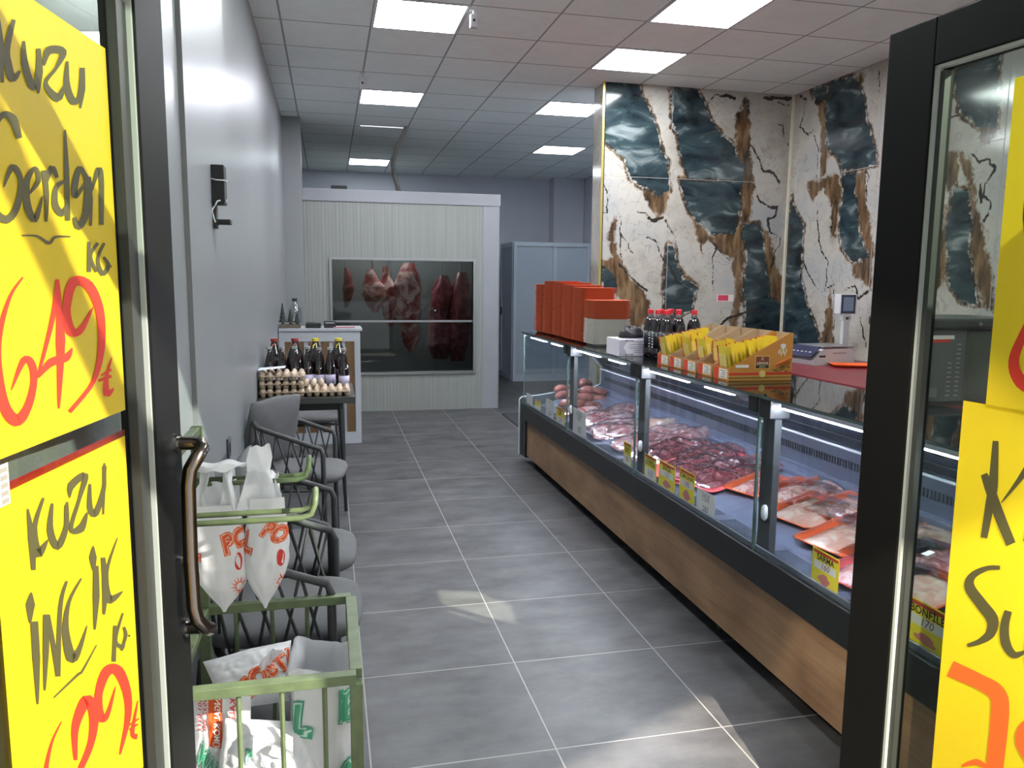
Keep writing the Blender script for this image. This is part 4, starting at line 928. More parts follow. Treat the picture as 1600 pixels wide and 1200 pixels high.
def packed(w, l, fm_, mm, h_, lb, grp, k, fr=18, pieces=0, wrap=True, label=False):
    t = thing('meat_tray', (0, 0, 0), 0, lb, 'meat tray', grp)
    tray_mb(w, l).build('foam_tray', fm_, t, True)
    mound(w-.05, l-.05, h_, k, fr, .45, pieces).build('meat', mm, t, True)
    if wrap:
        def f(u, v):
            x, y = (u-.5)*(w+.004), (v-.5)*(l+.004); e = (1-abs(2*u-1)**4)*(1-abs(2*v-1)**4)
            return (x, y, .0235+max(0, h_*1.45-.017)*e+.004*e*nz((x, y, 0), 14, k+3)+.0025*e*abs(nz((x*1, y*3, 2), 22, k)))
        MB().surf(f, 26, 26).build('cling_film', film, t, True)
    if label: MB().box(-.02, .02, -.012, .012, h_*1.5+.010, h_*1.5+.0115).build('sticker', white, t)
    return t
def lay(t, u, v, rz, z=None, dz=0, dx=0):
    """put a tray where pixel (u, v) meets the meat level"""
    z_ = .56
    for _ in range(4): p = on('Z', z_+.015, u, v); z_ = decz(p.x)+.003
    zz = z_+dz; t.location = (p.x+dx, p.y, zz); t.rotation_euler = (0, -.187, rz)
G = 'wrapped trays at the near end of the counter'
tr_ = [
 (1268, 797, .24, .215, foam, m_chick, .022, .35, 'orange tray of pale chicken behind the SARMA card, largest and nearest of the middle trays', 0, 0),
 (1188, 757, .21, .18, foam, m_pink, .022, .5, 'tray of pink and white cuts right behind the third glass post', 0, 0),
 (1245, 768, .23, .19, foam, m_mince, .024, .45, 'tray of fine chicken strips behind the pale chicken tray', 0, 0),
 (1178, 725, .20, .17, foam, m_pink, .018, .2, 'half empty orange tray at the rear behind the pink cuts', 0, 0),
 (1300, 756, .22, .18, foam, m_mince, .02, .4, 'orange tray at the back wall next to the frame of the right door', 0, 0),
 (1328, 792, .22, .19, foam, m_mince, .022, .35, 'orange tray half hidden by the right door frame, behind the chicken', 0, 0),
 (1326, 838, .24, .21, foam, m_chick, .022, .35, 'orange chicken tray in front, half hidden by the right door frame', 0, 0),
 (1364, 895, .22, .2, foamp, m_pink, .02, .3, 'pink tray at the bottom, behind the frame of the right door', 0, 1),
 (1442, 838, .24, .2, foam, m_chick, .022, .3, 'orange rimmed chicken tray at the back, seen through the right door pane', 0, 0),
 (1452, 876, .22, .2, foamp, m_lamb, .022, .3, 'pink tray with a white sticker, seen through the right door pane', 0, 1),
 (1432, 922, .24, .2, foam, m_chick, .03, .2, 'shiny wrapped chicken tray just behind the BONFİLE card', 0, 0),
 (1395, 862, .22, .19, foam, m_mince, .022, .35, 'tray of chicken strips behind the stile of the right door', 0, 0),
 (1385, 812, .22, .19, foam, m_mince, .022, .35, 'rear chicken tray behind the stile of the right door', 0, 0),
]
for k, (u, v, w, l, f_, mm, h_, rz, lb, pc, st) in enumerate(tr_):
    t = packed(w*1.28, l*1.28, f_, mm, h_, lb, G, k, 20, pc, True, bool(st)); lay(t, u, v, rz*.6)
    if k in (5,): t.location.z += .0
# large open steel pans with sliced meat in the middle, cut meat farther back
pan = mat('pan_steel', (70, 74, 84), .3, metal=.6)
def big_cut(u, v, w, l, h_, mm, rz, lb, k, tray=None, fr=12, cat='meat', pieces=0, grp='loose cuts in the middle of the counter'):
    w *= 1.45; l *= 1.4; h_ *= .75; z_ = .56
    for _ in range(4): p = on('Z', z_+.03, u, v); z_ = decz(p.x)+.003
    p.x = max(p.x, CX+.12+w*.5)
    t = thing('meat_cut', (p.x, p.y, decz(p.x)+.003), rz, lb, cat, grp); t.rotation_euler = (0, -.187, rz)
    if tray: tray_mb(w+.03, l+.03, .018).build('foam_tray', tray, t, True)
    def f(a, c):
        th = 2*PI*a; r = c; x, y = w/2*r*math.cos(th), l/2*r*math.sin(th)
        s = 1+.22*nz((math.cos(th), math.sin(th), k), 1.4, k)
        e = math.sqrt(max(0, 1-r**3))
        n_ = nz((x, y, 0), fr, k)+.5*nz((x, y, .3), fr*2.6, k)
        if pieces: n_ += .9*abs(math.sin(PI*pieces*(x/w*1.0+.1*nz((x, y, 1), 7, k))))-.4
        return (x*s, y*s, (.004 if tray is None else .008)+h_*e*(1+.38*n_))
    MB().surf(f, 44, 16, True).build('meat', mm, t, True)
    def g(a, c):
        p_ = Vector(f(a, c)); q = 1.05 if c > .9 else 1.0
        return (p_.x*q, p_.y*q, p_.z+.004+.007*abs(nz((p_.x, p_.y*3, k), 16, k))*(1-c**4))
    MB().surf(g, 44, 16, True).build('cling_film', film, t, True); return t
cuts = [
 (1132, 732, .30, .26, .035, m_beef, .2, 'dark red sliced beef on a red rimmed tray, nearest of the loose cuts', foamp, 5),
 (1082, 728, .28, .26, .04, m_beef, .3, 'dark red beef slices left of the nearest red rimmed tray', foamp, 5),
 (1110, 706, .30, .24, .05, m_beef, .1, 'heap of dark red beef at the rear, behind the nearest slices', None, 7),
 (1062, 700, .32, .28, .05, m_beef, .4, 'wide sheet of folded red beef in the middle of the counter', None, 6),
 (1075, 679, .26, .18, .07, m_lamb, .1, 'white marbled joint lying at the rear wall of the counter', None, 0),
 (1030, 676, .30, .22, .05, m_lamb, .3, 'pink and white lamb sheet in the second bay', None, 3),
 (1022, 661, .22, .14, .06, m_chick, .1, 'tan brown cut by the rear wall behind the second glass post', None, 0),
 (1018, 700, .26, .24, .04, m_lamb, .2, 'pale pink fatty cut right beside the second glass post', None, 2),
 (980, 692, .26, .24, .04, m_lamb, .5, 'round pink steak under film before the second glass post', None, 0),
 (985, 664, .32, .22, .05, m_lamb, .0, 'large pale lamb flank behind the round pink steak', None, 2),
 (940, 672, .28, .26, .045, m_lamb, .4, 'white and pink cut behind the white card of the second bay', None, 2),
 (948, 650, .30, .22, .05, m_lamb, .2, 'pale marbled cut lying before the sausages', None, 0),
 (970, 640, .30, .2, .055, m_lamb, .7, 'pale marbled cut at the rear wall, before the sausages', None, 0),
 (915, 652, .24, .24, .04, m_pink, .2, 'thin pink slice left of the marbled cuts', None, 0),
 (905, 636, .26, .2, .045, m_pink, .2, 'pink slice lying against the sausages', None, 0),
]
for k, (u, v, w, l, h_, mm, rz, lb, tr2, pc) in enumerate(cuts): big_cut(u, v, w, l, h_, mm, rz, lb, k+20, tr2, 8, 'meat', pc)
for k, (ua, va, ub, vb, r, dz, lb) in enumerate((
    (880, 622, 952, 622, .036, 0, 'long front sausage of the pile at the far end of the counter'), (868, 620, 915, 614, .036, 0.02, 'fat sausage lying left in the pile'), (905, 611, 950, 611, .034, .055, 'sausage on the second layer of the pile'),
    (866, 610, 900, 606, .034, .06, 'sausage at the left rear of the pile'), (905, 600, 925, 598, .035, .10, 'short sausage on top of the pile'), (872, 632, 935, 632, .034, 0, 'sausage at the foot of the pile, nearest the cuts'))):
    z = .585+dz; A, B = on('Z', z, ua, va), on('Z', z, ub, vb); L_ = (B-A).length; o = thing('sausage', A, math.atan2(B.y-A.y, B.x-A.x), lb, 'sausage', 'sausages at the far end of the counter')
    def f(u, v, L_=L_, r=r, k=k):
        a = 2*PI*u; e = (1-abs(2*v-1)**6)**.5 if v not in (0, 1) else .02
        w = r*e*(.82+.22*abs(math.sin(PI*v*max(1, round(L_/.12)))))*(1+.08*nz((v*9, math.cos(a), math.sin(a)), 1, k)); return (v*L_, w*math.cos(a), .0+w*math.sin(a)+.01*math.sin(5*v))
    MB().surf(f, 14, 36, True).build('casing', m_saus, o, True)

# ------------------------------------------------------------------ on top of the counter
def stack_tray(m):
    w, l, h_ = .25, .25, .018; t = MB(); rings = []
    for dw, z in ((-.022, 0), (-.006, h_-.0035), (.004, h_-.0025), (.004, h_), (-.003, h_), (-.024, .003)):
        rings.append([t.b.verts.new((x, y, z)) for x, y in rr(w+2*dw, l+2*dw, .03+dw*.5, 2)])
    for a, c in zip(rings, rings[1:]):
        for k in range(len(a)): t.b.faces.new((a[k], a[(k+1) % len(a)], c[(k+1) % len(a)], c[k]))
    t.b.faces.new(rings[0][::-1]); t.b.faces.new(rings[-1]); return tag(t.build('foam_tray', m), '', 'foam tray')
foam_o = mat('stack_orange', (206, 92, 56), .6); foam_w = mat('stack_white', (222, 218, 210), .6)
to, tw = stack_tray(foam_o), stack_tray(foam_w); PT = .0088
ords = ['nearest', 'second', 'third', 'fourth', 'fifth', 'farthest']
for s_ in range(6):
    y = 4.93+s_*.262; n_ = [33, 42, 44, 46, 47, 44][s_]; xs = 1.808+[0, -.004, .0, .004, 0, .0][s_]
    for k in range(n_):
        wht = s_ == 0 and k < 19
        lb = 'white foam tray at the bottom of the nearest stack on the counter' if wht else 'orange foam tray in the %s stack on the counter' % ords[s_]
        put(tw if wht else to, (xs+random.uniform(-.002, .002), y+random.uniform(-.002, .002), CT+.0008+k*PT), random.uniform(-.012, .012), lb, 'white foam trays' if wht else 'orange foam trays, %s stack' % ords[s_])
# white box of gloves with black cloths on it
gx0, gx1, gy = 1.60, 1.79, 4.22
t = thing('glove_box', (1.705, gy, CT+.001), 0, 'white and lilac printed glove box beside the nearest tray stack', 'box')
gm, n, l, p = new_mat('glove_card'); tc = n.new('ShaderNodeTexCoord'); sp = n.new('ShaderNodeSeparateXYZ'); l.new(tc.outputs['Object'], sp.inputs[0])
r = n.new('ShaderNodeMapRange'); r.inputs[1].default_value = -.02; r.inputs[2].default_value = .10; l.new(sp.outputs[0], r.inputs[0])
cr = n.new('ShaderNodeValToRGB'); cr.color_ramp.elements[0].color = srgb(222, 218, 226); cr.color_ramp.elements[1].color = srgb(146, 128, 182); l.new(r.outputs[0], cr.inputs[0]); l.new(cr.outputs[0], p.inputs['Base Color'])
MB().box(-.115, .10, -.10, .11, 0, .098, .002).build('carton', gm, t)
b = MB()
for k, (x0_, x1_, z) in enumerate(((-.03, .06, .082), (-.055, .085, .068), (-.06, .085, .055), (-.055, .085, .045), (-.03, .08, .034), (-.03, .07, .024))): b.box(x0_, x1_, -.1012, -.1005, z-.0012, z+.0012)
b.build('printed_lines', mat('print_grey', (110, 104, 126), .6), t)
for z in (.088, .010): text('lettering', 'GLOVES', .014, lambda x, y, z=z: (x-.055, -.1015, y+z), cblk, t, off=.02)
MB().prism([(-.115, .09), (-.063, .097), (-.09, .052), (-.063, .004), (-.115, .012)], 'Y', -.1013, -.1005).build('side_print', mat('print_pale', (176, 172, 190), .6), t)
def cloth(u, v):
    th = 2*PI*u; r = math.sin(PI*v/2)**.7*.062 if v < 1 else .062
    return (r*math.cos(th)*1.25*(1+.25*nz((math.cos(th), math.sin(th), 0), 2)), r*math.sin(th), .001+.058*(1-v**1.6)*(1+.5*nz((math.cos(th)*2, math.sin(th)*2, v*3), 1.4)))
t = MB().surf(cloth, 26, 12, True).build('black_glove', mat('black_rubber', (20, 18, 26), .5), None, True); t.location = (1.705, gy+.0, CT+.101); tag(t, 'crumpled black gloves lying on the glove box', 'gloves')
# cola bottles
cola = mat('cola_dark', (26, 16, 20), .08, spec=.8, coat=.5); capred = mat('bright_red_cap', (224, 50, 62), .35); clearb = mat('clear_neck', (110, 108, 108), .1, spec=.8); white_p = mat('white_print', (226, 228, 230), .5); lblk = mat('label_black', (24, 24, 34), .4)
def cola_b():
    t = thing('cola_bottle', (0, 0, 0), 0, '', 'bottle')
    MB().lathe([(.027, 0), (.037, .006), (.038, .03), (.036, .09), (.038, .15), (.035, .19), (.026, .216), (.021, .222)], seg=18).build('body', cola, t, True)
    MB().lathe([(.0215, .218), (.015, .238), (.0125, .246)], seg=18).build('neck', clearb, t, True)
    MB().lathe([(.0155, .243), (.0165, .245), (.0165, .266), (.0145, .268)], seg=14).build('cap', capred, t)
    MB().lathe([(.0385, .055), (.0385, .15)], seg=18).build('label', lblk, t, True)
    b = MB()
    for k in range(6):
        for a in (-PI/2-.2, PI+.3):
            z = .058+k*.0155; m_ = Matrix.Rotation(a+PI/2, 4, 'Z'); pts = [m_ @ Vector((x, -.0392, zz)) for x, zz in ((-.005, z), (.004+.002*(k % 2), z+.002), (.003, z+.009), (-.004, z+.008))]; b.quad(*pts)
    b.build('white_lettering', white_p, t); return t
cb = cola_b()
cpos = [(1.765, 4.10), (1.84, 4.13), (1.915, 4.16), (1.775, 4.02), (1.85, 4.05), (1.925, 4.08), (1.79, 3.94), (1.87, 3.96), (1.965, 3.965)]
cn = ['back left', 'back middle', 'back right', 'middle row left', 'middle row centre', 'middle row right', 'front left', 'front centre', 'front right']
for k, ((x, y), nm_) in enumerate(zip(cpos, cn)): put(cb, (x, y, CT+.001), k*.13-.3, 'dark cola bottle with red cap, %s of the cluster on the counter' % nm_, 'cola bottles on the counter')
# seasoning display cartons
card_b = mat('carton_ochre', (206, 140, 62), .55, var=.05, scale=8); card_in = mat('carton_inside', (176, 150, 118), .7); olive = mat('carton_olive', (110, 100, 50), .6); carr = mat('carton_red', (214, 66, 44), .5); crm = mat('carton_cream', (226, 206, 120), .5); brn = mat('carton_brown', (136, 72, 48), .5); dkb = mat('carton_dark', (60, 42, 26), .5)
def carton(full):
    t = thing('spice_carton', (0, 0, 0), 0, '', 'display carton')
    W_, D_, F_, H_ = .135, .30, .055, .205         # along the counter, depth, front and back height
    th = .002
    side = [(0, 0), (D_, 0), (D_, H_), (D_*.93, H_), (0.0, F_)]
    for y in (0, W_-th): MB().prism([(x, z) for x, z in side], 'Y', y, y+th).build('side_panel', card_b if full else card_in, t)
    MB().box(0, th, th, W_-th, 0, F_).build('front_panel', card_b, t); MB().box(D_-th, D_, th, W_-th, 0, H_).build('back_panel', card_in, t); MB().box(th, D_-th, th, W_-th, 0, th).build('bottom', card_in, t)
    MB().box(-.0008, 0, .014, .085, .008, F_-.006).build('front_label', cwh, t)
    b = MB()
    for k in range(4): b.box(-.0014, -.0008, .022+.006*(k % 2), .074-.008*(k % 3), .013+.009*k, .016+.009*k)
    b.build('label_print', mat('label_print', (120, 110, 100), .6), t)
    MB().box(-.0008, 0, .092, .13, .002, F_-.002).build('front_stripe', carr, t)
    if full:
        Y = -.0009
        F = lambda m, nm, x0, x1, z0, z1, d=0: MB().box(x0, x1, Y-d, -.0001, z0, z1).build(nm, m, t)
        F(carr, 'red_stripe', .0, D_, .026, .036); F(crm, 'cream_stripe', .0, D_, .020, .0215); F(olive, 'olive_stripe', .0, D_, .012, .0155); F(crm, 'cream_stripe', .0, D_, .006, .0075)
        MB().tube([(.158, -.0001, .030), (.158, -.0018, .030)], .015, 20).build('round_seal', crm, t)
        F(crm, 'logo_border', .122, .190, .053, .108); F(brn, 'logo_field', .1245, .1875, .070, .1055, .0004); F(dkb, 'logo_base', .1245, .1875, .0555, .0675, .0004)
        text('lettering', 'çukurova', .0145, lambda x, y: (.156+x, -.0016, .078+y), cwh, t, off=.02); text('lettering', 'baharat', .0095, lambda x, y: (.156+x, -.0016, .0615+y), cwh, t, off=.02)
        text('lettering', 'C', .016, lambda x, y: (.156+x, -.0016, .095+y), cwh, t, off=.03)
        F(cwh, 'white_caption', .030, .092, .058, .070, .0002)
        b = MB(); b.ell((.252, -.001, .150), .014, .0006, .010, 14, 6).box(.244, .260, -.0014, -.0004, .136, .146); b.build('chef_hat', cwh, t)
        b = MB()
        for k in range(7): x = .232+.006*k; b.ell((x, -.001, .122+.008*math.sin(2.3*k)), .004, .0005, .010, 8, 5)
        b.build('chef_figure', mat('print_figure', (232, 206, 168), .5), t)
        b = MB(); b.tube([(.222, -.0008, .070), (.292, -.0008, .100)], .0055, 8, flat=.15).tube([(.224, -.0008, .058), (.294, -.0008, .086)], .0055, 8, flat=.15); b.build('cinnamon_print', mat('cinnamon', (196, 96, 34), .5), t)
        b = MB()
        for k in range(16): b.ell((.205+.09*random.random(), -.001, .040+.022*random.random()), .007, .0005, .0028, 8, 4)
        b.build('leaf_print', olive, t)
    return t
sach_y = mat('sachet_yellow', (222, 198, 62), .3, coat=.5); sach_g = mat('sachet_green', (206, 214, 70), .3, coat=.5); sach_r = mat('sachet_red', (216, 74, 44), .35, coat=.4)
def sachet():
    t = thing('spice_sachet', (0, 0, 0), 0, '', 'sachet')
    def f(u, v):
        e = math.sin(PI*u)*math.sin(PI*min(1, max(0, v)));  return (e*.004, (u-.5)*.098, v*.118)
    b = MB(); b.surf(lambda u, v: f(u, v), 6, 6); b.surf(lambda u, v: (-f(u, v)[0]-.0002, f(u, v)[1], f(u, v)[2]), 6, 6); b.build('pouch', sach_y, t, True)
    MB().box(-.0074, -.0064, -.03, .03, .03, .085).build('printed_panel', crm, t)
    MB().box(-.0022, .0022, .040, .050, 0, .118).build('red_edge', sach_r, t); return t
cfull, cpl, sch = carton(True), carton(False), sachet()
cl = ['nearest', 'second', 'third', 'fourth', 'farthest']; cfx = 1.655
for k in range(5):
    y = 2.995+k*.152; n_ = [13, 3, 2, 3, 12][k]
    put(cfull if k == 0 else cpl, (cfx, y, CT+.001), 0, '%s ochre spice carton in the row on the counter%s' % (cl[k], ', printed side out' if k == 0 else ''), 'spice cartons on the counter')
    for j in range(n_):
        full = k in (0, 4); x = cfx+.022+(.020 if full else .038)*j+(0 if full else .05)
        put(sch, (x, y+.0675, CT+.005), 0, 'yellow spice sachet standing in the %s carton' % cl[k], 'spice sachets in the %s carton' % cl[k])
        o = bpy.context.scene.objects[-1]
for o in list(COL.objects):
    if o.name.startswith('spice_sachet'):
        x = (o.location.x-cfx)/.30; o.rotation_euler = (random.uniform(-.05, .05), -.22+random.uniform(-.08, .1), random.uniform(-.05, .05)); o.location.z += .02+.06*max(0, x)
# clear plastic scoop left on the rim
# ------------------------------------------------------------------ red worktable, scale, tower, slicer behind the counter
redt = mat('red_worktop', (112, 26, 38), .35, coat=.15, var=.05, scale=3); tleg = mat('table_leg_steel', (140, 142, 146), .3, metal=.8)
wz = .912
t = thing('work_table', (3.72, 4.6, 0), 0, 'long table with a red top standing against the marble wall', 'table')
MB().box(-.58, .52, -1.75, 1.15, wz-.04, wz, .004).build('tabletop', redt, t)
for sx in (-.52, .46):
    for sy in (-1.68, -.3, 1.08): MB().box(sx-.02, sx+.02, sy-.02, sy+.02, 0, wz-.04).build('leg', tleg, t)
scw = mat('scale_white', (188, 190, 192), .4); scd = mat('scale_dark', (44, 46, 70), .3)
t = thing('kitchen_scale', (3.80, 5.42, wz), .12, 'white weighing scale with steel plate on the red table', 'scale')
MB().prism([(-.20, 0), (.19, 0), (.185, .03), (.17, .125), (-.12, .125), (-.21, .035)], 'Y', -.15, .15).build('housing', scw, t)
MB().box(-.13, .19, -.15, .15, .133, .145, .004).build('weighing_plate', sil, t); MB().box(-.03, .10, -.1512, -.15, .085, .096).build('brand_plate', sil, t)
MB().prism([(-.235, .06), (-.15, .14), (-.155, .145), (-.245, .066)], 'Y', -.15, .15).build('display_panel', scd, t)
for k in range(5): MB().ell((-.205+.012*k*0, -.10+.045*k, .098), .008, .012, .006, 8, 5).build('key', scw, t)
MB().box(-.16, -.10, -.1512, -.15, .06, .075).build('maker_badge', dark, t)
t = thing('price_display', (4.02, 5.46, wz), 0, 'white display on a tall post beside the scale', 'display')
MB().box(-.05, .05, -.04, .04, 0, .012, .003).build('foot', scw, t); MB().box(-.026, .026, -.018, .018, .012, .36).build('post', mat('post_white', (176, 178, 180), .4), t)
MB().box(-.04, .035, -.022, .02, .335, .375, .003).build('collar', scw, t); MB().box(-.012, .012, -.0235, -.022, .342, .36).build('badge', dark, t)
MB().box(-.075, .075, -.03, .05, .385, .545, .008).build('screen_housing', scw, t); MB().box(-.068, .060, -.0325, -.03, .392, .538).build('screen_bezel', scd, t); MB().box(-.050, .042, -.0340, -.0325, .41, .52).build('screen', mat('lcd', (96, 110, 130), .2, emit=.25), t)
p = on('Z', wz, 1331, 573); t = thing('meat_tray', (p.x, p.y, wz+.001), 1.2, 'single orange foam tray lying on the red table by the scale', 'foam tray'); tray_mb(.20, .30, .02).build('foam_tray', foam, t, True)
mb_ = mat('machine_grey', (96, 98, 98), .45, var=.06, scale=6); md = mat('machine_lid', (58, 62, 58), .3)
x0m, x1m, yF = 3.18, 3.62, 3.36
p0, p1_ = on('Y', yF, 1449, 497), on('Y', yF, 1570, 605)
t = thing('vacuum_sealer', (p0.x, yF, wz), 0, 'grey vacuum packing machine with slotted side on the red table, seen through the right door', 'machine')
wd = on('Y', yF, 1512, 520).x-p0.x; hh = p0.z-wz
MB().box(0, wd, 0, .42, .02, hh-.06, .006).build('side_housing', mb_, t); MB().box(wd+.001, wd+.34, -.0, .42, .02, hh-.065, .006).build('front_housing', mat('machine_green', (78, 82, 72), .3), t); MB().box(-.01, wd+.36, -.02, .44, hh-.058, hh, .015).build('lid', md, t)
for x in (.02, wd+.3):
    for y in (.03, .38): MB().tube([(x, y, 0), (x, y, .02)], .015, 10).build('foot', dark, t)
b = MB()
for c_, n_, z0_ in ((.62, 8, .05), (.82, 12, .05)):
    for k in range(n_): b.box(wd*c_-.012, wd*c_+.012, -.0025, 0, z0_+k*.024, z0_+.006+k*.024)
b.build('air_slot', mat('slot_pale', (150, 150, 146), .4), t)
MB().box(.03, .15, -.002, 0, hh-.125, hh-.105).build('red_badge', carr, t); MB().box(.04, .17, -.003, -.002, hh-.108, hh-.088).build('white_badge', cwh, t); MB().box(.03, .09, -.002, 0, .045, .095).build('rating_plate', mat('plate_grey', (120, 124, 124), .4), t)
MB().tube([(wd+.05, -.02, hh-.03), (wd+.05, -.03, hh-.03)], .009, 10).build('lid_lock', sil, t)
# small red notice on the marble
p = on('Y', PY, 1120, 460); q = on('Y', PY, 1146, 471); t = thing('wall_sticker', ((p.x+q.x)/2, PY-.001, (p.z+q.z)/2), 0, 'small red and white notice stuck on the marble divider', 'sticker')
w2, h2 = (q.x-p.x)/2, (p.z-q.z)/2; MB().box(-w2, w2, -.0008, 0, -h2, h2).build('paper', mat('sticker_white', (206, 196, 190), .6), t)
MB().box(-w2*.85, w2*.35, -.0014, -.0008, -h2*.8, h2*.8).build('red_print', mat('sticker_red', (196, 60, 84), .6), t)

# ------------------------------------------------------------------ chairs along the left wall
cfm = mat('chair_rope', (54, 55, 55), .6, var=.1, scale=30); ccm = mat('chair_cushion', (90, 90, 91), .85, var=.06, scale=30, bump=.05)
def chair():
    "front towards +x; width along y"
    t = thing('rope_armchair', (0, 0, 0), 0, '', 'chair')
    hw = .25; xb_, xf = -.212, .175
    def rail(z0_, z1_, pad=0, n=10, both=True):
        w = hw+pad; pts = []
        pts.append((xf, -w, z0_))
        for k in range(n+1):
            a = -PI/2-PI*k/n; r = .16
            cx_, cy_ = xb_+r-pad, 0
            y = max(-1, min(1, math.sin(a)*1.25)); x = math.cos(a)
            yy = (w)*(y if abs(y) < 1 else math.copysign(1, y)); xx = cx_+x*r*1.0
            f = max(0, min(1, (xf-xx)/(xf-xb_)))
            pts.append((xx, yy, z0_+(z1_-z0_)*f**1.2))
        pts.append((xf, w, z0_)); return pts
    top = rail(.645, .775); low = rail(.40, .40, -.03)
    full = [(xf+.015, -hw, 0), (xf+.012, -hw, .60), (xf, -hw, .632)]+top[1:-1]+[(xf, hw, .632), (xf+.012, hw, .60), (xf+.015, hw, 0)]
    MB().tube(full, .0135, 8).build('arm_rail', cfm, t, True)
    MB().tube([(xf-.01, low[0][1], .40)]+low[1:-1]+[(xf-.01, low[-1][1], .40), low[0]], .011, 8).build('seat_ring', cfm, t, True)
    for y in (-.2, .2): MB().tube([(xb_+.02, y, .40), (xb_-.02, y*1.1, 0)], .013, 8).build('leg', cfm, t, True)
    def samp(pl, s):
        L = [0]
        for a, c in zip(pl, pl[1:]): L.append(L[-1]+(Vector(c)-Vector(a)).length)
        s *= L[-1]
        for i in range(len(pl)-1):
            if s <= L[i+1]+1e-9: f = (s-L[i])/max(1e-9, L[i+1]-L[i]); return Vector(pl[i]).lerp(Vector(pl[i+1]), f)
        return Vector(pl[-1])
    N_ = 15
    for k in range(N_):
        s0 = (k+.5)/N_
        for d in (-.033, .033):
            a, c = samp(low, max(.01, min(.99, s0+d))), samp(top, max(.01, min(.99, s0-d)))
            MB().tube([a, a.lerp(c, .5)+Vector((0, 0, -.005)), c], .0085, 6, flat=.6).build('rope', cfm, t, True)
    def sup(u, v, hx_, hy_, hz_, e=4):
        th, ph = 2*PI*u, PI*(v-.5); cs = lambda a, q: math.copysign(abs(math.cos(a))**q, math.cos(a)); sn = lambda a, q: math.copysign(abs(math.sin(a))**q, math.sin(a))
        q = 2/e; return Vector((hx_*cs(ph, .5)*cs(th, q), hy_*cs(ph, .5)*sn(th, q), hz_*sn(ph, .8)))
    MB().surf(lambda u, v: sup(u, v, .25, .225, .045)+Vector((.03, 0, .455)), 32, 10, True).build('seat_cushion', ccm, t, True)
    def pil(u, v):      # square scatter cushion with drawn-out corners
        th = 2*PI*u; a, c = math.cos(th), math.sin(th); m = max(abs(a), abs(c)); q = 1-.07*(1-abs(abs(a)-abs(c))/m*1.0); ph = PI*(v-.5); k = math.cos(ph)**.6
        return Vector((.20*a/m*k*q*1.05, .205*c/m*k*q*1.05, .05*math.sin(ph)*(1-.3*k)))
    R_ = Matrix.Rotation(-1.36, 3, 'Y'); R2 = Matrix.Rotation(.0, 3, 'X')
    MB().surf(lambda u, v: R2 @ (R_ @ pil(u, v))+Vector((-.18, 0, .66)), 32, 10, True).build('back_cushion', ccm, t, True)
    return t
ch = chair()
for x, y, rz, lb in ((-.20, 4.45, -.13, 'grey rope armchair farthest from the door, beside the egg table'), (-.190, 3.09, -.03, 'grey rope armchair in the middle, partly hidden by the hanging bags'), (-.190, 2.53, -.03, 'grey rope armchair nearest the door, behind the green rack'), (-.16, 6.36, -PI/2, 'grey rope armchair pushed under the back of the egg table')):
    put(ch, (x, y, 0), rz, lb, 'rope armchairs along the left wall')
for o in COL.objects:      # the far chair's cushion is propped askew in its corner
    if o.name.startswith('back_cushion') and o.parent and 'farthest' in o.parent.get('label', ''):
        m_ = Matrix.Translation((-.13, .02, .02)) @ Matrix.Rotation(-.5, 4, 'Z') @ Matrix.Translation((.18, 0, 0)); o.matrix_local = m_
# wall lamp and socket
t = thing('wall_lamp', (-.42, 3.08, 1.72), 0, 'black box lamp with loose wires on the left wall', 'wall lamp')
t.location.x = -.405
MB().box(0, .045, -.035, .035, .075, .215, .003).build('lamp_body', dark, t); MB().box(0, .012, -.025, .025, -.01, .075).build('back_plate', mat('plate_black', (50, 50, 52), .5), t)
MB().box(.012, .06, -.03, .03, .005, .022, .002).build('lamp_hood', dark, t); MB().tube([(.046, 0, .09), (.048, 0, .09)], .006, 10).build('led_lens', white, t)
MB().tube([(-.0, -.038, .165), (.02, -.040, .160), (.05, -.036, .160), (.05, .0, .160)], .002, 6).build('cable_tie', white, t)
MB().tube([(.01, -.036, .01), (.0, -.045, .05), (.02, -.04, .085), (.03, -.038, .088)], .003, 6).build('wire', white, t); MB().tube([(.02, -.034, .0), (.005, -.042, .04), (.012, -.044, .09)], .0025, 6).build('wire', dark, t)
t = thing('wall_socket', (-.405, 3.22, .86), 0, 'small dark wall socket above the middle chair', 'socket'); MB().box(0, .008, -.04, .04, -.04, .04, .002).build('plate', mat('socket_grey', (72, 74, 78), .4), t); MB().tube([(.008, 0, 0), (.010, 0, 0)], .02, 14).build('socket_hole', dark, t)

# ------------------------------------------------------------------ green wire rack with charcoal bags
grn = mat('rack_green', (94, 108, 74), .45, var=.2, scale=25, col2=None)
rk = thing('wire_rack', (-.15, 2.02, 0), 0, 'green metal basket rack with bag hooks behind the left door', 'rack')
RO = Vector((-.15, 2.02, 0)); yN, yR, xL, xR, zR = 1.785, 2.262, -.365, .045, .60
def rb(b, x0, x1, y0, y1, z0, z1): return b.box(x0-RO.x, x1-RO.x, y0-RO.y, y1-RO.y, z0, z1, .002)
h2 = .015
rb(MB(), xL, xR, yN-h2, yN+h2, zR-.025, zR).build('near_rail', grn, rk); rb(MB(), xL, xR, yR-h2, yR+h2, zR-.025, zR).build('far_rail', grn, rk)
rb(MB(), xR-h2, xR+h2, yN+h2, yR-h2, zR-.025, zR).build('side_rail', grn, rk); rb(MB(), xL-h2, xL+h2, yN+h2, yR-h2, zR-.025, zR).build('side_rail', grn, rk)
for x, y, zt_ in ((xL, yN, 1.12), (xL, yR, 1.12), (xR, yN, zR-.025), (xR, yR, zR-.025)):
    rb(MB(), x-h2, x+h2, y-h2, y+h2, 0, zt_).build('corner_post', grn, rk)
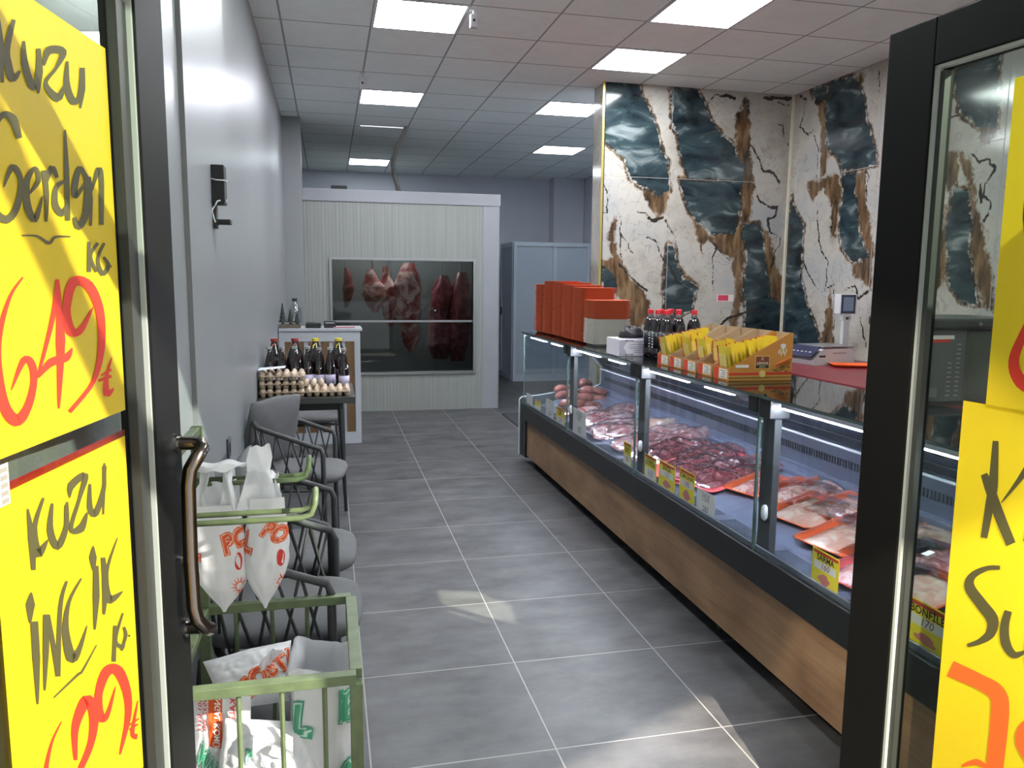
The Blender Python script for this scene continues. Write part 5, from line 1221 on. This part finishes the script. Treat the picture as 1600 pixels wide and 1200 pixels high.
for yy, us in ((yN, (372, 440, 507)), (yR, (373, 429, 483))):
    rb(MB(), xL, xR, yy-.008, yy+.008, .10, .12).build('bottom_rail', grn, rk)
    for u in us:
        x = on('Y', yy, u, 1080).x; MB().tube([(x-RO.x, yy-RO.y, .11), (x-RO.x, yy-RO.y, zR-.02)], .006, 8).build('rod', grn, rk)
for k in range(7):
    y = yN+(yR-yN)*(k+.5)/7-RO.y; MB().tube([(xL-RO.x, y, .11), (xR-RO.x, y, .11)], .004, 6).build('floor_wire', grn, rk)
for x in (xL, xR): rb(MB(), x-.008, x+.008, yN, yR, .10, .12).build('bottom_rail', grn, rk)
for zz in (1.0, 1.11): rb(MB(), xL-h2*.8, xL+h2*.8, yN, yR, zz-.01, zz+.01).build('cross_bar', grn, rk)
for ya_, yb_, xe_ in ((2.085, 2.132, -.062), (1.738, 1.80, -.040)):
    P_ = lambda x, y, z: (x-RO.x, y-RO.y, z)
    pts = [P_(xL, ya_, 1.0), P_(xe_-.03, ya_, 1.0), P_(xe_-.008, ya_, 1.008), P_(xe_, ya_, 1.03), P_(xe_+.002, ya_, 1.048), P_(xe_+.002, (ya_+yb_)/2, 1.056), P_(xe_+.002, yb_, 1.048), P_(xe_, yb_, 1.03), P_(xe_-.008, yb_, 1.008), P_(xe_-.03, yb_, 1.0), P_(xL, yb_, 1.0)]
    MB().tube(pts, .0068, 8).build('hook_arm', grn, rk, True)
plas = mat('bag_plastic', (232, 232, 232), .32, coat=.3, trans=.28, spec=.5); bor = mat('bag_orange', (226, 92, 34), .4, trans=.2); bpa = mat('bag_pale_outline', (246, 196, 168), .4, trans=.2)
bgr = mat('bag_green', (84, 168, 132), .4, trans=.2); bgp = mat('bag_pale_green', (206, 234, 220), .4, trans=.2); bre = mat('bag_red', (202, 50, 38), .4, trans=.2)
def logo(s, size, fn, parent, c=(None, None), off=0, rot=0, at=(0, 0), outline=.10, arc=0):
    a, pz = c if c[0] else (bor, bpa)
    cr, sr = math.cos(rot), math.sin(rot)
    def g(x, y, d):
        y2 = y-arc*x*x; X, Y = x*cr-y2*sr+at[0], x*sr+y2*cr+at[1]; return fn(X, Y, d)
    for nm_, of, mm, d in (('print_outline', outline, a, .0009), ('print_rim', outline*.6, pz, .0015), ('print', .02, a, .0021)):
        text(nm_, s, size, lambda x, y, d=d: g(x, y, d), mm, parent, off=of*1.0, shear=.15, cuts=1, sx=.8)
def hang_bag(cx, cy, zb, zt, w, tk, k, lb, tilt=0):
    H_ = zt-zb; t = thing('carrier_bag', (cx, cy, zb), 0, lb, 'bag', 'carrier bags hanging on the rack')
    PW = [(0, .05), (.04, .12), (.15, .48), (.3, .86), (.45, 1), (.65, .98), (.85, .86), (1, .78)]; PT_ = [(0, .05), (.1, .25), (.25, .75), (.45, 1), (.65, .75), (.85, .35), (1, .12)]
    def ip(P, v):
        for (a, b_), (c, d) in zip(P, P[1:]):
            if v <= c: return b_+(d-b_)*(v-a)/(c-a)
        return P[-1][1]
    def S(th, v, off=0):
        W_, T_ = w*ip(PW, v), tk*ip(PT_, v)
        n_ = .10*nz((math.cos(th)*2.2, math.sin(th)*2.2, v*3), 1.6, k)+.05*nz((math.cos(th)*5, v*2, 0), 2.6, k+2)
        return Vector(((W_+off)*math.cos(th)*(1+n_)+tilt*(1-v)*.1+.012*math.sin(3*v+k), (T_*(1+1.6*n_)+off)*math.sin(th), v*H_))
    MB().surf(lambda u, v: S(2*PI*u, v), 44, 44, True).build('sack', plas, t, True)
    def fn(x, z, d):
        v = max(0, min(1, z/H_)); W_ = w*ip(PW, v); c = max(-.98, min(.98, (x-tilt*(1-v)*.1-.012*math.sin(3*v+k))/W_)); return S(-math.acos(c), v, d)
    return t, fn, H_
def strip(path, width, k, name, parent, m=plas):
    pts = [Vector(p) for p in path]
    def f(u, v):
        i = v*(len(pts)-1); j = min(int(i), len(pts)-2); p = pts[j].lerp(pts[j+1], i-j); wv = width[j]*(1-i+j)+width[j+1]*(i-j) if isinstance(width, (list, tuple)) else width
        return p+Vector(((u-.5)*wv, .010*math.sin(6*u+5*v+k)*1.0, .004*math.sin(11*u+k)))
    return MB().surf(f, 10, 24).build(name, m, parent, True)
A_, fa, HA = hang_bag(-.290, 2.035, .672, .955, .070, .045, 1, 'white carrier bag with orange print, left of the two on the rack')
for x0_, x1_ in ((-.045, -.030), (.030, .024)):
    strip([(x0_, .0, HA-.02), (x0_*1.0, .01, HA+.02), (x1_, .035, HA+.055), (x1_, .05, HA+.072), (x1_, .085, HA+.075), (x1_, .11, HA+.06), (x1_, .11, HA-.02)], [.05, .035, .022, .026, .03, .026, .03], 2*x0_*100, 'carry_handle', A_)
strip([(-.02, .045, HA+.078), (.0, .06, HA+.092), (.01, .08, HA+.096), (.02, .11, HA+.078)], [.09, .12, .12, .09], 1, 'bunched_top', A_)
strip([(.0, .02, HA-.05), (.0, .03, HA+.0), (.0, .05, HA+.05)], [.12, .10, .09], 3, 'back_panel', A_)
logo('L', .075, fa, A_, at=(-.052, .18)); logo('PO', .062, fa, A_, at=(.046, .195), rot=.35)
B_, fb, HB = hang_bag(-.180, 2.03, .675, .97, .056, .045, 5, 'white carrier bag with a tall folded top, right of the two on the rack', tilt=.14)
strip([(-.012, .0, HB-.03), (-.006, .02, HB+.03), (-.008, .05, HB+.06), (-.006, .055, HB+.09), (-.004, .06, HB+.125)], [.10, .075, .058, .066, .05], 4, 'folded_top', B_)
strip([(.022, .0, HB-.04), (.03, .02, HB-.0), (.02, .05, HB+.035), (.02, .10, HB+.045), (.02, .115, HB-.02)], [.05, .04, .03, .04, .04], 2, 'carry_handle', B_)
logo('L', .075, fb, B_, at=(-.040, .185), rot=-.1); logo('PO', .056, fb, B_, at=(.032, .21), rot=-.5)
for T_, f_, ax in ((A_, fa, .052), (B_, fb, .046)):
    b = MB(); 
    for k in range(14):
        a = 2*PI*k/14; q = [f_(ax+r*math.cos(a+o), .075+r*1.5*math.sin(a+o), .0012) for r, o in ((.008, -.2), (.022, 0), (.008, .2))]; b.b.faces.new([b.b.verts.new(p) for p in q])
    b.build('sun_print', bor, T_)
    b = MB(); vs = [b.b.verts.new(f_(ax*1.0+.009*math.cos(a), .145+.022*math.sin(a), .0012)) for a in [2*PI*k/16 for k in range(16)]]; b.b.faces.new(vs); b.build('oval_print', bre, T_)
def pillow(name, q, bulge, k, lb, grp=None, wr=1.0, back=.4, m=plas):
    "bag lying in the basket: q = four corners (left-low, right-low, right-high, left-high)"
    q = [Vector(p) for p in q]; c = (q[0]+q[1]+q[2]+q[3])/4; nrm = (q[1]-q[0]).cross(q[3]-q[0]).normalized()
    if nrm.y > 0: nrm = -nrm
    t = thing(name, c, 0, lb, 'bag', grp)
    def S(u, v, d=0, side=1):
        p = q[0]*(1-u)*(1-v)+q[1]*u*(1-v)+q[2]*u*v+q[3]*(1-u)*v-c
        e = (math.sin(PI*u)*math.sin(PI*v))**.45 if 0 < u < 1 and 0 < v < 1 else 0
        n_ = nz((u*2.2, v*2.2, side), 1.5, k)*.35+abs(nz((u*4, v*2.5, side), 2.2, k+4))*.35*wr-abs(nz((u*2, v*6, side), 1.6, k+9))*.3*wr
        return p+nrm*side*(bulge*(1 if side > 0 else back)*e*(1+n_)+d)
    b = MB(); b.surf(lambda u, v: S(u, v), 36, 36); b.surf(lambda u, v: S(u, v, 0, -1), 20, 20); b.build('sack', m, t, True)
    return t, S
Y = lambda y, u, v: on('Y', y, u, v)
C_, sc_ = pillow('charcoal_bag', [Y(2.0, 352, 1110), Y(2.02, 452, 1095), Y(2.14, 455, 1000), Y(2.12, 317, 1034)], .035, 3, 'white bag with orange print lying at the back left of the green basket', 'bags in the green basket')
logo('POSTAL', .38, lambda x, y, d: sc_(max(0.02, min(.98, x)), max(.02, min(.98, y)), d+.001), C_, at=(.78, .50), rot=.6)
strip([(.03, -.02, .03), (.045, -.015, .06), (.07, -.01, .075)], [.03, .03, .03], 2, 'carry_handle', C_)
F_, sf_ = pillow('charcoal_bag', [Y(1.90, 302, 1290), Y(1.90, 392, 1290), Y(1.93, 392, 1088), Y(1.93, 302, 1072)], .03, 8, 'white bag with a red panel and green print at the left front of the basket', 'bags in the green basket')
ff = lambda x, y, d: sf_(max(.02, min(.98, x)), max(.02, min(.98, y)), d)
b = MB(); b.surf(lambda u, v: ff(.30+.24*u-.03*v, .62+.36*v, .002), 8, 12); b.build('red_panel', bor, F_)
text('lettering', 'MANGAL KÖMÜRÜ', .072, lambda x, y: ff(.42-y*2.0+.02-.0, .80-x*.8, .004), cwh, F_, off=.02, cuts=1)
for k, (s_, xx) in enumerate((('3501 0111', .13), ('0532 350', .22))): text('lettering', s_, .06, lambda x, y, xx=xx: ff(xx-y*1.6, .84-x*1.0, .004), bre, F_, off=.01, cuts=1)
text('lettering', 'KALİTELİ', .07, lambda x, y: ff(.70-y*2.0, .84-x*.9, .004), bre, F_, off=.02, cuts=1)
logo('MAN', .24, lambda x, y, d: ff(x, y, d+.002), F_, (bgr, bgp), at=(.30, .46), rot=-.5)
E_, se_ = pillow('charcoal_bag', [Y(1.83, 330, 1290), Y(1.83, 520, 1290), Y(1.90, 478, 1128), Y(1.88, 352, 1122)], .04, 12, 'crumpled white bag in the front of the basket, brightest in the sun', 'bags in the green basket', wr=2.2)
b = MB(); b.surf(lambda u, v: Vector((.0, -.012, .10))+Vector((-.03+.09*u, -.035-.02*math.sin(3*v), -.02+.05*v+.02*math.sin(4*u))), 6, 6); b.build('folded_flap', plas, E_, True)
logo('P', .16, lambda x, y, d: se_(max(.02, min(.98, x)), max(.02, min(.98, y)), d+.002), E_, (bgr, bgp), at=(.30, .70), rot=.2)
def pouch(cx, cy, hx_, hy_, z0_, z1_, k, lb):
    t = thing('charcoal_bag', (cx, cy, z0_), 0, lb, 'bag', 'bags in the green basket')
    def S(th, v, off=0):
        e = 4.0; c_, s_ = math.cos(th), math.sin(th); c_, s_ = math.copysign(abs(c_)**(2/e), c_), math.copysign(abs(s_)**(2/e), s_)
        g = .86+.14*v; n_ = .06*nz((c_*1.5, s_*1.5, v*4), 1.8, k)+.035*nz((c_*4, s_*4, v*2), 1.5, k+1)
        top = z1_-z0_-.030*s_-.008*c_+.012*math.sin(3*th+1)
        return Vector(((hx_*g*(1+n_)+off)*c_, (hy_*g*(1+n_)+off)*s_, top*v))
    MB().surf(lambda u, v: S(2*PI*u, v), 56, 30, True).surf(lambda u, v: S(2*PI*u, 1-v*.45, -.004-.012*v), 56, 12, True).build('sack', plas, t, True)
    MB().surf(lambda u, v: S(2*PI*u, .5, -.012)*Vector((1, 1, 1)).x*0+Vector((S(2*PI*u, .5).x*v*.93, S(2*PI*u, .5).y*v*.93, (z1_-z0_)*.5+.02*(1-v)+.012*nz((u*4, v*3, 0), 3, k))), 40, 8, True).build('charcoal_lumps', mat('bag_filling', (186, 186, 188), .7, var=.2, scale=20), t, True)
    return t, S
D_, sd_ = pouch(-.040, 2.020, .080, .165, .12, .535, 4, 'tall open-topped white bag with green print in the right half of the basket')
def fd(x, z, d):      # front face (towards the door)
    H_ = .44; v = max(0, min(1, z/H_)); c = max(-.97, min(.97, x/.078)); th = -math.acos(math.copysign(abs(c)**2, c)); p = sd_(th, v, d+.003); return p
logo('L', .11, fd, D_, (bgr, bgp), at=(-.050, .31)); logo('E', .11, fd, D_, (bgr, bgp), at=(.062, .35), rot=.1); logo('M', .09, fd, D_, (bgr, bgp), at=(.066, .16), rot=-.2)
